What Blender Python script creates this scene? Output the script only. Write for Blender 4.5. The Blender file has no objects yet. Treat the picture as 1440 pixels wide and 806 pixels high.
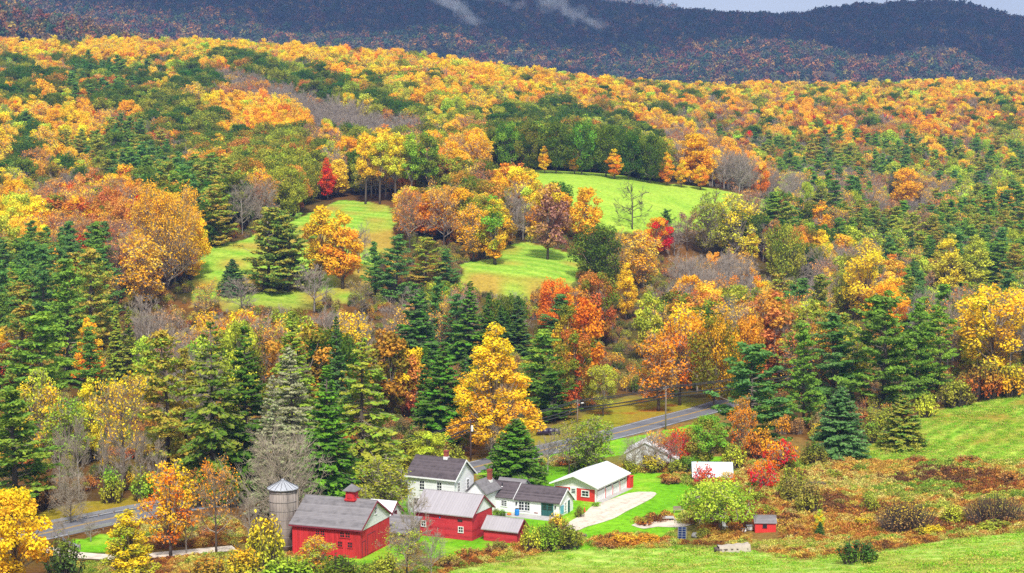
import bpy, math, random
import numpy as np
from mathutils import Vector, Matrix
R = math.radians
S = bpy.context.scene
C = S.collection

# ------------------------------------------------------------------ camera
W0, H0, FPX, HOR, CAMZ = 1440.0, 806.0, 2400.0, 180.0, 57.0
PITCH = math.atan((H0 / 2 - HOR) / FPX)
cd = bpy.data.cameras.new('camera'); cam = bpy.data.objects.new('camera', cd); C.objects.link(cam)
cam.location = (0, 0, CAMZ); cam.rotation_euler = (math.pi / 2 - PITCH, 0, 0)
cd.sensor_width = 36.0; cd.lens = 36.0 * FPX / W0; cd.clip_start = 1.0; cd.clip_end = 40000.0
S.camera = cam

# ------------------------------------------------------------------ sky, sun, exposure
SUN_EL, SUN_AZ = 52.0, 174.0          # azimuth clockwise from +Y: the light comes from behind the camera
wd = bpy.data.worlds.new('World'); S.world = wd; wd.use_nodes = True
wn, wl = wd.node_tree.nodes, wd.node_tree.links
bg = wn['Background']; bg.inputs['Strength'].default_value = 0.088
sky = wn.new('ShaderNodeTexSky'); sky.sky_type = 'NISHITA'; sky.sun_disc = False
sky.sun_elevation = R(SUN_EL); sky.sun_rotation = R(SUN_AZ); sky.dust_density = 2.0; sky.ozone_density = 1.5
tc = wn.new('ShaderNodeTexCoord'); mp = wn.new('ShaderNodeMapping'); mp.inputs['Scale'].default_value = (1, 1, 4)
nz = wn.new('ShaderNodeTexNoise'); nz.inputs['Scale'].default_value = 3.0; nz.inputs['Detail'].default_value = 6
rp = wn.new('ShaderNodeValToRGB')
rp.color_ramp.elements[0].position = 0.3; rp.color_ramp.elements[0].color = (5.0, 5.4, 6.0, 1)
rp.color_ramp.elements[1].position = 0.75; rp.color_ramp.elements[1].color = (8.2, 8.4, 8.8, 1)
mx = wn.new('ShaderNodeMix'); mx.data_type = 'RGBA'; mx.inputs[0].default_value = 0.8
wl.new(tc.outputs['Generated'], mp.inputs[0]); wl.new(mp.outputs[0], nz.inputs['Vector']); wl.new(nz.outputs['Fac'], rp.inputs[0])
wl.new(sky.outputs[0], mx.inputs[6]); wl.new(rp.outputs[0], mx.inputs[7]); wl.new(mx.outputs[2], bg.inputs['Color'])
sl = bpy.data.lights.new('sun', 'SUN'); sun = bpy.data.objects.new('sun', sl); C.objects.link(sun)
sl.energy = 3.3; sl.angle = R(7); sl.color = (1.0, 0.96, 0.90)
_d = Vector((math.sin(R(SUN_AZ)) * math.cos(R(SUN_EL)), math.cos(R(SUN_AZ)) * math.cos(R(SUN_EL)), math.sin(R(SUN_EL))))
sun.rotation_euler = _d.to_track_quat('Z', 'Y').to_euler(); sun.location = (0, 0, 500)
S.view_settings.view_transform = 'Standard'; S.view_settings.look = 'None'
S.view_settings.exposure = 0.78; S.view_settings.gamma = 1.0; S.view_settings.use_curve_mapping = False
cy = S.cycles
cy.max_bounces = 5; cy.diffuse_bounces = 3; cy.glossy_bounces = 2; cy.transmission_bounces = 3
cy.transparent_max_bounces = 6; cy.volume_bounces = 0; cy.use_adaptive_sampling = False
cy.use_denoising = False; cy.denoiser = 'OPENIMAGEDENOISE'; cy.denoising_input_passes = 'RGB_ALBEDO_NORMAL'; cy.caustics_reflective = False; cy.caustics_refractive = False

# ------------------------------------------------------------------ pixel <-> world (layout helpers)
cp, sp = math.cos(PITCH), math.sin(PITCH)
def ray(px, py):
    u = (px - W0 / 2) / FPX; v = (H0 / 2 - py) / FPX
    return np.array([u, cp + v * sp, -sp + v * cp])          # right, forward, up
def at(px, py, Y):
    d = ray(px, py); t = Y / d[1]
    return np.array([d[0] * t, Y, CAMZ + d[2] * t])
def proj(x, y, z):
    dz = np.asarray(z) - CAMZ
    f = y * cp - dz * sp; up = y * sp + dz * cp
    return W0 / 2 + FPX * x / f, H0 / 2 - FPX * up / f

# ------------------------------------------------------------------ terrain: thin-plate surface through surveyed heights
_pts = []
def cz(px, py, Y, canopy=0.0):
    p = at(px, py, Y); _pts.append((p[0], p[1], p[2] - canopy))
for Y in (228, 250, 275, 305, 345):
    for px in (60, 300, 520, 740, 950):
        _pts.append(((px - 720) / FPX * Y, Y, 0.0))
for px, Y in ((1100, 250), (1100, 290), (1150, 330), (1250, 262), (1000, 380), (1200, 400), (1420, 410), (750, 390), (550, 380), (350, 375), (150, 370)):
    _pts.append(((px - 720) / FPX * Y, Y, 0.4))
for a in ((1320, 600, 306), (1440, 556, 332), (1440, 640, 288), (1260, 628, 296), (1600, 520, 340),
          (1440, 762, 204), (1440, 806, 176), (1000, 772, 225), (1000, 806, 197), (700, 806, 213), (1200, 790, 197), (1250, 768, 220),
          (400, 400, 480), (540, 300, 572), (300, 350, 508), (300, 410, 470), (480, 300, 565), (720, 385, 490), (790, 368, 510), (700, 352, 530),
          (780, 250, 620), (900, 300, 575), (1000, 275, 632), (1080, 290, 640), (930, 262, 640)):
    cz(*a)
for a in ((100, 350, 470, 16), (100, 250, 620, 16), (100, 150, 800, 16), (100, 80, 1040, 16), (-150, 150, 800, 16), (-200, 60, 1050, 16),
          (320, 200, 720, 16), (320, 120, 900, 16), (600, 180, 730, 16), (600, 120, 900, 16), (600, 84, 1080, 15), (400, 66, 1140, 15), (200, 56, 1180, 15),
          (0, 62, 1150, 15), (800, 108, 1150, 15), (1000, 122, 1250, 15), (1200, 118, 1350, 15), (1440, 118, 1400, 15), (1000, 200, 900, 15),
          (1200, 200, 950, 15), (1400, 200, 950, 15), (1200, 260, 780, 15), (1400, 260, 780, 15), (1200, 330, 620, 15), (1400, 330, 620, 15),
          (1000, 345, 545, 14), (850, 425, 430, 14), (1150, 380, 520, 15), (1600, 200, 950, 15), (1600, 120, 1400, 15)):
    cz(*a)
for x, y, z in ((0, 0, 52), (-120, 0, 52), (120, 0, 53), (0, 90, 31), (-90, 100, 25), (90, 100, 32), (-80, 170, 6), (-150, 190, 3),
                (-600, 1700, 40), (0, 1700, 35), (600, 1750, 45), (-700, 2300, 40), (0, 2300, 40), (800, 2300, 40), (-500, -200, 60), (500, -200, 60), (-500, 400, 8), (600, 400, 14)):
    _pts.append((x, y, z))
_P = np.array(_pts); _A = _P[:, :2] / 100.0
def _phi(r2): return 0.5 * r2 * np.log(r2 + 1e-9)
_n = len(_A); _K = _phi(((_A[:, None] - _A[None]) ** 2).sum(2)) + np.eye(_n) * 0.02
_Q = np.c_[np.ones(_n), _A]
_M = np.block([[_K, _Q], [_Q.T, np.zeros((3, 3))]])
_w = np.linalg.solve(_M, np.r_[_P[:, 2], 0, 0, 0])
def Hh(x, y):
    x = np.asarray(x, float); y = np.asarray(y, float); sh = np.broadcast(x, y).shape
    q = np.c_[np.broadcast_to(x, sh).ravel(), np.broadcast_to(y, sh).ravel()] / 100.0
    out = np.empty(len(q))
    for i in range(0, len(q), 20000):
        b = q[i:i + 20000]
        out[i:i + 20000] = _phi(((b[:, None] - _A[None]) ** 2).sum(2)) @ _w[:_n] + _w[_n] + b @ _w[_n + 1:]
    return out.reshape(sh)
_YS = np.concatenate([np.arange(150, 420, 0.5), np.arange(420, 1500, 2.0)])
def hit(px, py):
    d = ray(px, py); t = _YS / d[1]
    x = d[0] * t; z = CAMZ + d[2] * t; g = Hh(x, _YS)
    k = np.nonzero(z <= g)[0]
    if len(k) == 0: return np.array([x[-1], _YS[-1], g[-1]])
    k = k[0]
    if k == 0: return np.array([x[0], _YS[0], g[0]])
    a = z[k - 1] - g[k - 1]; b = g[k] - z[k]; f = a / (a + b + 1e-9)
    Y = _YS[k - 1] + f * (_YS[k] - _YS[k - 1]); x = d[0] * Y / d[1]
    return np.array([x, Y, float(Hh(x, Y))])
def gpoly(pts): return np.array([hit(*p)[:2] for p in pts])
def inpoly(poly, x, y):
    x = np.asarray(x, float); y = np.asarray(y, float); r = np.zeros(np.broadcast(x, y).shape, bool)
    n = len(poly)
    for i in range(n):
        x0, y0 = poly[i]; x1, y1 = poly[(i + 1) % n]
        if y0 == y1: continue
        c = ((y0 > y) != (y1 > y)) & (x < (x1 - x0) * (y - y0) / (y1 - y0) + x0)
        r ^= c
    return r
def fnoise(x, y, s, seed=0):
    """cheap smooth value noise in 0..1"""
    rg = np.random.RandomState(seed); T = rg.rand(64, 64)
    u = np.asarray(x) / s; v = np.asarray(y) / s
    i = np.floor(u).astype(int); j = np.floor(v).astype(int); fu = u - i; fv = v - j
    fu = fu * fu * (3 - 2 * fu); fv = fv * fv * (3 - 2 * fv)
    g = lambda a, b: T[a % 64, b % 64]
    return (g(i, j) * (1 - fu) + g(i + 1, j) * fu) * (1 - fv) + (g(i, j + 1) * (1 - fu) + g(i + 1, j + 1) * fu) * fv

# ------------------------------------------------------------------ materials
def lin(c):
    c = np.array(c[:3], float) / 255.0
    return tuple(np.where(c <= 0.04045, c / 12.92, ((c + 0.055) / 1.055) ** 2.4)) + (1.0,)
def sc(c, k): return tuple(min(1.0, v * k) for v in c[:3]) + (1.0,)
def mat(name):
    m = bpy.data.materials.new(name); m.use_nodes = True
    nt = m.node_tree; return m, nt.nodes, nt.links, nt.nodes['Principled BSDF']
def nod(ns, t, **kw):
    n = ns.new(t)
    for k, v in kw.items(): setattr(n, k, v)
    return n
def ramp(ns, cols, pos=None):
    r = ns.new('ShaderNodeValToRGB'); e = r.color_ramp.elements
    while len(e) < len(cols): e.new(0.5)
    for i, c in enumerate(cols):
        e[i].position = (pos[i] if pos else i / (len(cols) - 1)); e[i].color = c
    return r
def paint(name, col, var=0.12, rough=0.7, scale=1.5, streak=0.0, spec=0.3, bump=0.0, metal=0.0):
    """a painted or weathered surface: base colour broken by noise, optional vertical streaks"""
    m, ns, ls, b = mat(name)
    tc = ns.new('ShaderNodeTexCoord'); mp = ns.new('ShaderNodeMapping'); ls.new(tc.outputs['Object'], mp.inputs[0])
    mp.inputs['Scale'].default_value = (scale * (3 if streak else 1), scale * (3 if streak else 1), scale * (0.25 if streak else 1))
    n = nod(ns, 'ShaderNodeTexNoise'); n.inputs['Scale'].default_value = 1.0; n.inputs['Detail'].default_value = 7; n.inputs['Roughness'].default_value = 0.65
    ls.new(mp.outputs[0], n.inputs['Vector'])
    r = ramp(ns, [sc(col, 1 - var * 2.2), sc(col, 1.0), sc(col, 1 + var)], [0.25, 0.5, 0.8]); ls.new(n.outputs['Fac'], r.inputs[0])
    ls.new(r.outputs[0], b.inputs['Base Color']); b.inputs['Roughness'].default_value = rough; b.inputs['Metallic'].default_value = metal
    b.inputs['Specular IOR Level'].default_value = spec
    if bump:
        bp = ns.new('ShaderNodeBump'); bp.inputs['Strength'].default_value = bump; bp.inputs['Distance'].default_value = 0.05
        ls.new(n.outputs['Fac'], bp.inputs['Height']); ls.new(bp.outputs[0], b.inputs['Normal'])
    return m
def boards(name, col, axis='z', pitch=0.18, var=0.12, rough=0.75, seams=0.5, spec=0.25):
    """boards or clapboards: noise-worn paint with a line every pitch metres (z) or upright (x+y), seen as bump and a darker seam"""
    m, ns, ls, b = mat(name)
    tc = ns.new('ShaderNodeTexCoord'); sx = ns.new('ShaderNodeSeparateXYZ'); ls.new(tc.outputs['Object'], sx.inputs[0])
    if axis in 'zxy' and len(axis) == 1: src = sx.outputs[axis.upper()]
    else:
        ad = nod(ns, 'ShaderNodeMath', operation='ADD'); ls.new(sx.outputs['X'], ad.inputs[0]); ls.new(sx.outputs['Y'], ad.inputs[1]); src = ad.outputs[0]
    dv = nod(ns, 'ShaderNodeMath', operation='DIVIDE'); ls.new(src, dv.inputs[0]); dv.inputs[1].default_value = pitch
    fr = nod(ns, 'ShaderNodeMath', operation='FRACT'); ls.new(dv.outputs[0], fr.inputs[0])
    fl = nod(ns, 'ShaderNodeMath', operation='FLOOR'); ls.new(dv.outputs[0], fl.inputs[0])
    wn_ = nod(ns, 'ShaderNodeTexWhiteNoise', noise_dimensions='1D'); ls.new(fl.outputs[0], wn_.inputs['W'])
    n = nod(ns, 'ShaderNodeTexNoise'); n.inputs['Scale'].default_value = 1.2; n.inputs['Detail'].default_value = 8; n.inputs['Roughness'].default_value = 0.7
    mp = ns.new('ShaderNodeMapping'); ls.new(tc.outputs['Object'], mp.inputs[0]); mp.inputs['Scale'].default_value = (2.5, 2.5, 0.5) if axis != 'z' else (1.0, 1.0, 1.6)
    ls.new(mp.outputs[0], n.inputs['Vector'])
    av = nod(ns, 'ShaderNodeMath', operation='MULTIPLY_ADD'); ls.new(wn_.outputs['Value'], av.inputs[0]); av.inputs[1].default_value = 0.35; ls.new(n.outputs['Fac'], av.inputs[2])
    r = ramp(ns, [sc(col, 1 - var * 2), sc(col, 1.0), sc(col, 1 + var)], [0.35, 0.65, 1.0]); ls.new(av.outputs[0], r.inputs[0])
    cr = ramp(ns, [(1 - seams,) * 3 + (1,), (1, 1, 1, 1)], [0.02, 0.16]); ls.new(fr.outputs[0], cr.inputs[0])
    mu = nod(ns, 'ShaderNodeMix', data_type='RGBA', blend_type='MULTIPLY'); mu.inputs[0].default_value = 1.0
    ls.new(r.outputs[0], mu.inputs[6]); ls.new(cr.outputs[0], mu.inputs[7]); ls.new(mu.outputs[2], b.inputs['Base Color'])
    bp = ns.new('ShaderNodeBump'); bp.inputs['Strength'].default_value = 0.5; bp.inputs['Distance'].default_value = 0.03
    ls.new(fr.outputs[0], bp.inputs['Height']); ls.new(bp.outputs[0], b.inputs['Normal'])
    b.inputs['Roughness'].default_value = rough; b.inputs['Specular IOR Level'].default_value = spec
    return m
def leafmat(name, tr=0.27, vlo=0.5, vhi=1.4, hue=0.03):
    """leaves: two colours carried by each tree, mixed clump by clump, varied leaf by leaf"""
    m = bpy.data.materials.new(name); m.use_nodes = True; ns, ls = m.node_tree.nodes, m.node_tree.links
    ns.clear(); out = ns.new('ShaderNodeOutputMaterial')
    a = nod(ns, 'ShaderNodeAttribute', attribute_type='INSTANCER', attribute_name='leaf_col')
    b = nod(ns, 'ShaderNodeAttribute', attribute_type='INSTANCER', attribute_name='leaf_two')
    cl = nod(ns, 'ShaderNodeAttribute', attribute_type='GEOMETRY', attribute_name='clump')
    tn = nod(ns, 'ShaderNodeAttribute', attribute_type='GEOMETRY', attribute_name='tone')
    rr = ramp(ns, [(0, 0, 0, 1), (1, 1, 1, 1)], [0.35, 0.8]); ls.new(cl.outputs['Fac'], rr.inputs[0])
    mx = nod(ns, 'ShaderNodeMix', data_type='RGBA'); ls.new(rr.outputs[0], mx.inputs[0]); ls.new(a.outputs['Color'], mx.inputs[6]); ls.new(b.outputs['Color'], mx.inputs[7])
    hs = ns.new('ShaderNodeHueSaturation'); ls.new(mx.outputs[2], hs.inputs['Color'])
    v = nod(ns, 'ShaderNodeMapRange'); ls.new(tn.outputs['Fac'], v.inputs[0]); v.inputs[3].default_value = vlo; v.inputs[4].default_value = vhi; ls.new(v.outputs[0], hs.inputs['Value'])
    h = nod(ns, 'ShaderNodeMapRange'); ls.new(cl.outputs['Fac'], h.inputs[0]); h.inputs[3].default_value = 0.5 - hue; h.inputs[4].default_value = 0.5 + hue; ls.new(h.outputs[0], hs.inputs['Hue'])
    d = ns.new('ShaderNodeBsdfDiffuse'); t = ns.new('ShaderNodeBsdfTranslucent'); ms = ns.new('ShaderNodeMixShader'); ms.inputs[0].default_value = tr
    ls.new(hs.outputs[0], d.inputs[0]); ls.new(hs.outputs[0], t.inputs[0]); ls.new(d.outputs[0], ms.inputs[1]); ls.new(t.outputs[0], ms.inputs[2]); ls.new(ms.outputs[0], out.inputs[0])
    return m
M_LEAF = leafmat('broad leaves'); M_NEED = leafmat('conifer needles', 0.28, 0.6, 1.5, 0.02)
M_BARK = paint('bark', (0.11, 0.085, 0.07, 1), 0.25, 0.95, 2.0, streak=1, spec=0.05)
M_TWIG = paint('twigs', (0.32, 0.265, 0.21, 1), 0.2, 0.95, 1.0, spec=0.05)
M_BARKP = paint('pale bark', (0.33, 0.295, 0.26, 1), 0.25, 0.95, 2.0, streak=1, spec=0.05)
M_TWIGP = paint('pale twigs', (0.36, 0.30, 0.22, 1), 0.15, 0.95, 1.0, spec=0.05)

# ------------------------------------------------------------------ mesh builder
class MB:
    def __init__(s): s.v = []; s.f = []; s.m = []; s.k = 0
    def add(s, vs, fs):
        o = len(s.v); s.v += [tuple(map(float, p)) for p in vs]; s.f += [tuple(i + o for i in f) for f in fs]; s.m += [s.k] * len(fs); return s
    def box(s, x0, x1, y0, y1, z0, z1):
        return s.add([(x0, y0, z0), (x1, y0, z0), (x1, y1, z0), (x0, y1, z0), (x0, y0, z1), (x1, y0, z1), (x1, y1, z1), (x0, y1, z1)],
                     [(0, 3, 2, 1), (4, 5, 6, 7), (0, 1, 5, 4), (1, 2, 6, 5), (2, 3, 7, 6), (3, 0, 4, 7)])
    def extr(s, poly, vec):
        n = len(poly); vec = Vector(vec); a = [Vector(p) for p in poly]
        return s.add(a + [p + vec for p in a], [tuple(range(n))[::-1], tuple(range(n, 2 * n))] + [(i, (i + 1) % n, n + (i + 1) % n, n + i) for i in range(n)])
    def tube(s, pts, rad, n=6, cap=True):
        o = len(s.v); pts = [Vector(p) for p in pts]; L = len(pts)
        for i, p in enumerate(pts):
            d = (pts[min(i + 1, L - 1)] - pts[max(i - 1, 0)]).normalized()
            a = d.orthogonal().normalized() if abs(d.z) > 0.9 else d.cross(Vector((0, 0, 1))).normalized()
            b = d.cross(a)
            for k in range(n):
                t = 2 * math.pi * k / n; s.v.append(tuple(p + (a * math.cos(t) + b * math.sin(t)) * rad[i]))
        F = [(o + i * n + k, o + i * n + (k + 1) % n, o + (i + 1) * n + (k + 1) % n, o + (i + 1) * n + k) for i in range(L - 1) for k in range(n)]
        if cap: F += [tuple(o + k for k in range(n))[::-1], tuple(o + (L - 1) * n + k for k in range(n))]
        s.f += F; s.m += [s.k] * len(F); return s
    def lathe(s, prof, n=20, cx=0, cy=0):
        return s.tube([(cx, cy, z + 1e-5 * i) for i, (r, z) in enumerate(prof)], [max(r, 1e-3) for r, z in prof], n)
    def mesh(s, name, mats, smooth=False):
        me = bpy.data.meshes.new(name); me.from_pydata(s.v, [], s.f)
        for m in (mats if isinstance(mats, (list, tuple)) else [mats]): me.materials.append(m)
        if any(s.m): me.polygons.foreach_set('material_index', s.m)
        if smooth: me.polygons.foreach_set('use_smooth', [True] * len(s.f))
        me.update(); return me
    def obj(s, name, mats, parent=None, smooth=False):
        o = bpy.data.objects.new(name, s.mesh(name, mats, smooth)); C.objects.link(o); o.parent = parent; return o
def thing(name, label, cat, loc=(0, 0, 0), rz=0.0, group=None):
    o = bpy.data.objects.new(name, None); C.objects.link(o); o.location = [float(v) for v in loc]; o.rotation_euler = (0, 0, rz); o.empty_display_size = 0.5
    o['label'] = label; o['category'] = cat
    if group: o['group'] = group
    return o
def tag(o, label, cat, group=None):
    o['label'] = label; o['category'] = cat
    if group: o['group'] = group
    return o
def kind(o, k, label=None):
    o['kind'] = k
    if label: o['label'] = label
    return o

# ------------------------------------------------------------------ clearings, as outlines on the ground
LAWN = [gpoly([(1046, 636), (1000, 690), (948, 746), (905, 764), (800, 774), (742, 780), (640, 776), (596, 788), (590, 748), (640, 706), (690, 668), (745, 655), (880, 655)]),
        gpoly([(660, 668), (700, 654), (800, 628), (905, 612), (1000, 588), (1012, 596), (935, 618), (880, 640), (742, 655), (700, 668)]),
        gpoly([(470, 800), (500, 738), (585, 690), (590, 748), (560, 800)])]
FIELD = [gpoly([(700, 640), (662, 650), (740, 612), (790, 596), (840, 572), (890, 560), (940, 566), (1010, 566), (990, 578), (900, 592)]),
         gpoly([(60, 738), (230, 706), (420, 690), (420, 684), (240, 690), (60, 715)])]
ROADSIDE = [gpoly([(95, 775), (100, 762), (150, 748), (176, 744), (186, 774)])]
HAY = [np.vstack([gpoly([(560, 812), (640, 800), (742, 784), (832, 770), (962, 770), (1050, 772), (1130, 788), (1240, 776), (1330, 760), (1450, 748)]), [[120, 100], [-60, 100], [-40, 190]]])]
HILL = [np.vstack([gpoly([(1188, 648), (1205, 628), (1300, 580), (1440, 553)]), [[190, 330], [200, 290]], gpoly([(1440, 648), (1330, 646)])])]
MEAD = [gpoly([(265, 432), (282, 352), (345, 336), (440, 298), (478, 281), (545, 290), (560, 318), (552, 350), (528, 380), (512, 420), (440, 436), (330, 440)]),
        gpoly([(638, 412), (650, 372), (700, 362), (706, 345), (742, 340), (840, 370), (800, 408), (740, 424), (690, 414)])]
UPM = [gpoly([(735, 240), (860, 245), (935, 258), (1035, 272), (1120, 290), (1090, 312), (1010, 322), (930, 330), (860, 326), (800, 318), (756, 280)])]
VALLEY = gpoly([(330, 812), (330, 740), (420, 700), (560, 668), (640, 650), (740, 606), (800, 584), (880, 556), (1010, 560), (1100, 612), (1200, 628), (1300, 574), (1445, 548)])
VALLEY = np.vstack([VALLEY, [[200, 320], [200, 150], [-100, 150]]])

def any_in(polys, x, y):
    r = np.zeros(np.shape(x), bool)
    for p in polys: r |= inpoly(p, x, y)
    return r

# ------------------------------------------------------------------ the ground, one sheet out to the mountain's foot
def build_ground():
    ys = np.concatenate([np.arange(-400, 150, 25), np.arange(150, 420, 1.0), np.arange(420, 760, 2.0), np.arange(760, 1500, 10), np.arange(1500, 3001, 60)])
    us = np.unique(np.concatenate([np.linspace(-0.36, 0.36, 330), np.linspace(-1.2, -0.36, 14), np.linspace(0.36, 1.2, 14)]))
    U, Y = np.meshgrid(us, ys); X = U * np.maximum(Y, 150.0)
    wob = (fnoise(X, Y, 2.2, 5) - 0.5) * 2.4; wob2 = (fnoise(X, Y, 2.6, 6) - 0.5) * 2.4
    z = Hh(X, Y)
    n1, n2, n3 = fnoise(X, Y, 9, 1), fnoise(X, Y, 3, 2), fnoise(X + 31, Y, 25, 3)
    L = lambda *c: np.array(lin(c)[:3])
    def mixc(a, b, f): return a + (b - a) * f[..., None]
    col = mixc(L(74, 62, 34), L(120, 80, 36), n1)                                   # leaf litter
    col = mixc(col, L(70, 84, 30), np.clip(n3 * 1.6 - 0.6, 0, 1))
    gx, gy = X + wob, Y + wob2
    inv = inpoly(VALLEY, gx, gy)
    col = np.where(inv[..., None], mixc(mixc(L(124, 112, 52), L(140, 104, 56), n1), L(104, 124, 42), np.clip(n3 * 2 - 0.8, 0, 1)), col)   # rough ground under the brush
    def fill(polys, c):
        nonlocal col
        k = any_in(polys, gx, gy); col = np.where(k[..., None], c, col)
    lawn = mixc(mixc(L(100, 164, 22), L(130, 188, 34), n1), L(160, 186, 60), np.clip(n2 * 1.8 - 1.1, 0, 0.6))
    fill(LAWN, lawn); fill(ROADSIDE, lawn)
    fill(FIELD, mixc(mixc(L(140, 142, 36), L(158, 124, 40), n1), L(168, 76, 36), np.clip(n2 * 2 + (n3 - 0.5) * 2 - 1.2, 0, 0.75)))
    st = 0.5 + 0.5 * np.sin((X * 0.55 + Y * 0.83) * 1.5 + 3 * n3)
    hay = mixc(mixc(L(132, 180, 48), L(194, 208, 104), st * 0.7 + 0.3 * n2), L(170, 158, 70), np.clip(n1 * 2.4 - 1.5, 0, 0.7))
    fill(HAY, hay)
    st2 = 0.5 + 0.5 * np.sin((X * 0.80 - Y * 0.60) * 1.7 + 4 * n3)
    hil = mixc(mixc(L(104, 158, 28), L(182, 200, 80), st2 * 0.75 + 0.25 * n2), L(160, 118, 50), np.clip(n1 * 2.6 - 1.75 + 0.25 * st2, 0, 0.7))
    fill(HILL, hil)
    st3 = 0.5 + 0.5 * np.sin((X * 0.35 + Y * 0.94) * 1.1 + 5 * n3)
    md = mixc(mixc(L(102, 156, 34), L(168, 194, 72), st3 * 0.6 + 0.4 * n2), L(176, 128, 58), np.clip(n1 * 1.6 + n3 - 1.15, 0, 0.75))
    fill(MEAD, md)
    low = np.clip((472 - Y) / 26.0, 0, 1) * any_in(MEAD[:1], gx, gy)               # the rough brown foot of the left meadow
    col = mixc(col, L(150, 112, 62), low * (0.55 + 0.45 * n1))
    fill(UPM, mixc(L(132, 172, 50), L(168, 192, 68), 0.5 * n2 + 0.5 * fnoise(X, Y * 3, 12, 9)))
    ny, nx = X.shape
    v = np.stack([X, Y, z], -1).reshape(-1, 3)
    i = np.arange(ny * nx).reshape(ny, nx)
    f = np.stack([i[:-1, :-1], i[:-1, 1:], i[1:, 1:], i[1:, :-1]], -1).reshape(-1, 4)
    me = bpy.data.meshes.new('ground'); me.vertices.add(len(v)); me.vertices.foreach_set('co', v.ravel())
    me.loops.add(f.size); me.loops.foreach_set('vertex_index', f.ravel().astype(np.int32))
    me.polygons.add(len(f)); me.polygons.foreach_set('loop_start', np.arange(0, f.size, 4, dtype=np.int32)); me.polygons.foreach_set('loop_total', np.full(len(f), 4, np.int32))
    me.polygons.foreach_set('use_smooth', np.ones(len(f), bool))
    a = me.color_attributes.new('soil', 'FLOAT_COLOR', 'POINT'); a.data.foreach_set('color', np.c_[col.reshape(-1, 3), np.ones(len(v))].ravel())
    me.update(calc_edges=True)
    m, ns, ls, b = mat('ground cover')
    at_ = nod(ns, 'ShaderNodeAttribute', attribute_name='soil'); g = ns.new('ShaderNodeNewGeometry')
    n = nod(ns, 'ShaderNodeTexNoise'); n.inputs['Scale'].default_value = 0.9; n.inputs['Detail'].default_value = 8; n.inputs['Roughness'].default_value = 0.75
    ls.new(g.outputs['Position'], n.inputs['Vector'])
    r = ramp(ns, [(0.5, 0.5, 0.5, 1), (1, 1, 1, 1), (1.35, 1.32, 1.25, 1)], [0.3, 0.5, 0.72]); ls.new(n.outputs['Fac'], r.inputs[0])
    mu = nod(ns, 'ShaderNodeMix', data_type='RGBA', blend_type='MULTIPLY'); mu.inputs[0].default_value = 1.0
    ls.new(at_.outputs['Color'], mu.inputs[6]); ls.new(r.outputs[0], mu.inputs[7]); ls.new(mu.outputs[2], b.inputs['Base Color'])
    b.inputs['Roughness'].default_value = 1.0; b.inputs['Specular IOR Level'].default_value = 0.05
    bp = ns.new('ShaderNodeBump'); bp.inputs['Strength'].default_value = 0.8; bp.inputs['Distance'].default_value = 0.5
    ls.new(n.outputs['Fac'], bp.inputs['Height']); ls.new(bp.outputs[0], b.inputs['Normal'])
    me.materials.append(m); o = bpy.data.objects.new('ground', me); C.objects.link(o); kind(o, 'structure', 'green meadows, mown lawn and leaf-strewn forest floor of the valley')
build_ground()

# ------------------------------------------------------------------ ribbons laid on the ground: road, drive, paths
def spline(pts, step=1.5):
    p = np.array(pts, float); out = []
    q = np.vstack([2 * p[0] - p[1], p, 2 * p[-1] - p[-2]])
    for i in range(1, len(q) - 2):
        n = max(2, int(np.linalg.norm(q[i + 1] - q[i]) / step)); t = np.linspace(0, 1, n, endpoint=False)[:, None]
        a, b, c, d = q[i - 1], q[i], q[i + 1], q[i + 2]
        out.append(0.5 * (2 * b + (c - a) * t + (2 * a - 5 * b + 4 * c - d) * t ** 2 + (3 * b - a - 3 * c + d) * t ** 3))
    out.append(p[-1:]); return np.vstack(out)
def ribbon(name, cl, offs, lift, m, parent=None):
    d = np.gradient(cl, axis=0); d /= np.linalg.norm(d, axis=1)[:, None]; nrm = np.c_[d[:, 1], -d[:, 0]]
    mb = MB(); k = len(offs)
    rows = [cl + nrm * o for o in offs]
    P = np.stack(rows, 1).reshape(-1, 2); Z = Hh(P[:, 0], P[:, 1]) + lift
    i = np.arange(len(cl) * k).reshape(len(cl), k)
    mb.add(np.c_[P, Z], [tuple(q) for q in np.stack([i[:-1, 0:-1], i[:-1, 1:], i[1:, 1:], i[1:, :-1]], -1).reshape(-1, 4)][::1])
    return mb.obj(name, m, parent)
M_ASPH = paint('worn asphalt', (0.15, 0.15, 0.165, 1), 0.18, 0.9, 0.35, spec=0.2)
M_YEL = paint('yellow road paint', (0.55, 0.33, 0.04, 1), 0.2, 0.7, 1.0)
M_WHT = paint('white road paint', (0.6, 0.6, 0.6, 1), 0.2, 0.7, 1.0)
M_GRAV = paint('pale gravel', (0.60, 0.51, 0.41, 1), 0.22, 0.98, 0.6, spec=0.05, bump=0.5)
ROAD = spline(gpoly([(1030, 564), (990, 577), (940, 590), (900, 601), (860, 611), (800, 625), (740, 639), (690, 652), (640, 663), (560, 674), (400, 694), (230, 716), (140, 733), (60, 751), (-60, 775)]))
kind(ribbon('road', ROAD, np.linspace(-3.7, 3.7, 7), 0.05, M_ASPH), 'structure', 'grey two-lane asphalt road with a double yellow line')
for s in (-1, 1):
    kind(ribbon('road_marking', ROAD, [s * 0.18 - 0.08, s * 0.18 + 0.08], 0.066, M_YEL), 'structure', 'yellow centre line painted on the road')
    kind(ribbon('road_edge_line', ROAD, [s * 3.2 - 0.07, s * 3.2 + 0.07], 0.066, M_WHT), 'structure', 'white edge line painted on the road')
DRIVE = spline(gpoly([(800, 746), (836, 730), (866, 716), (892, 704), (914, 694)]))
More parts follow.
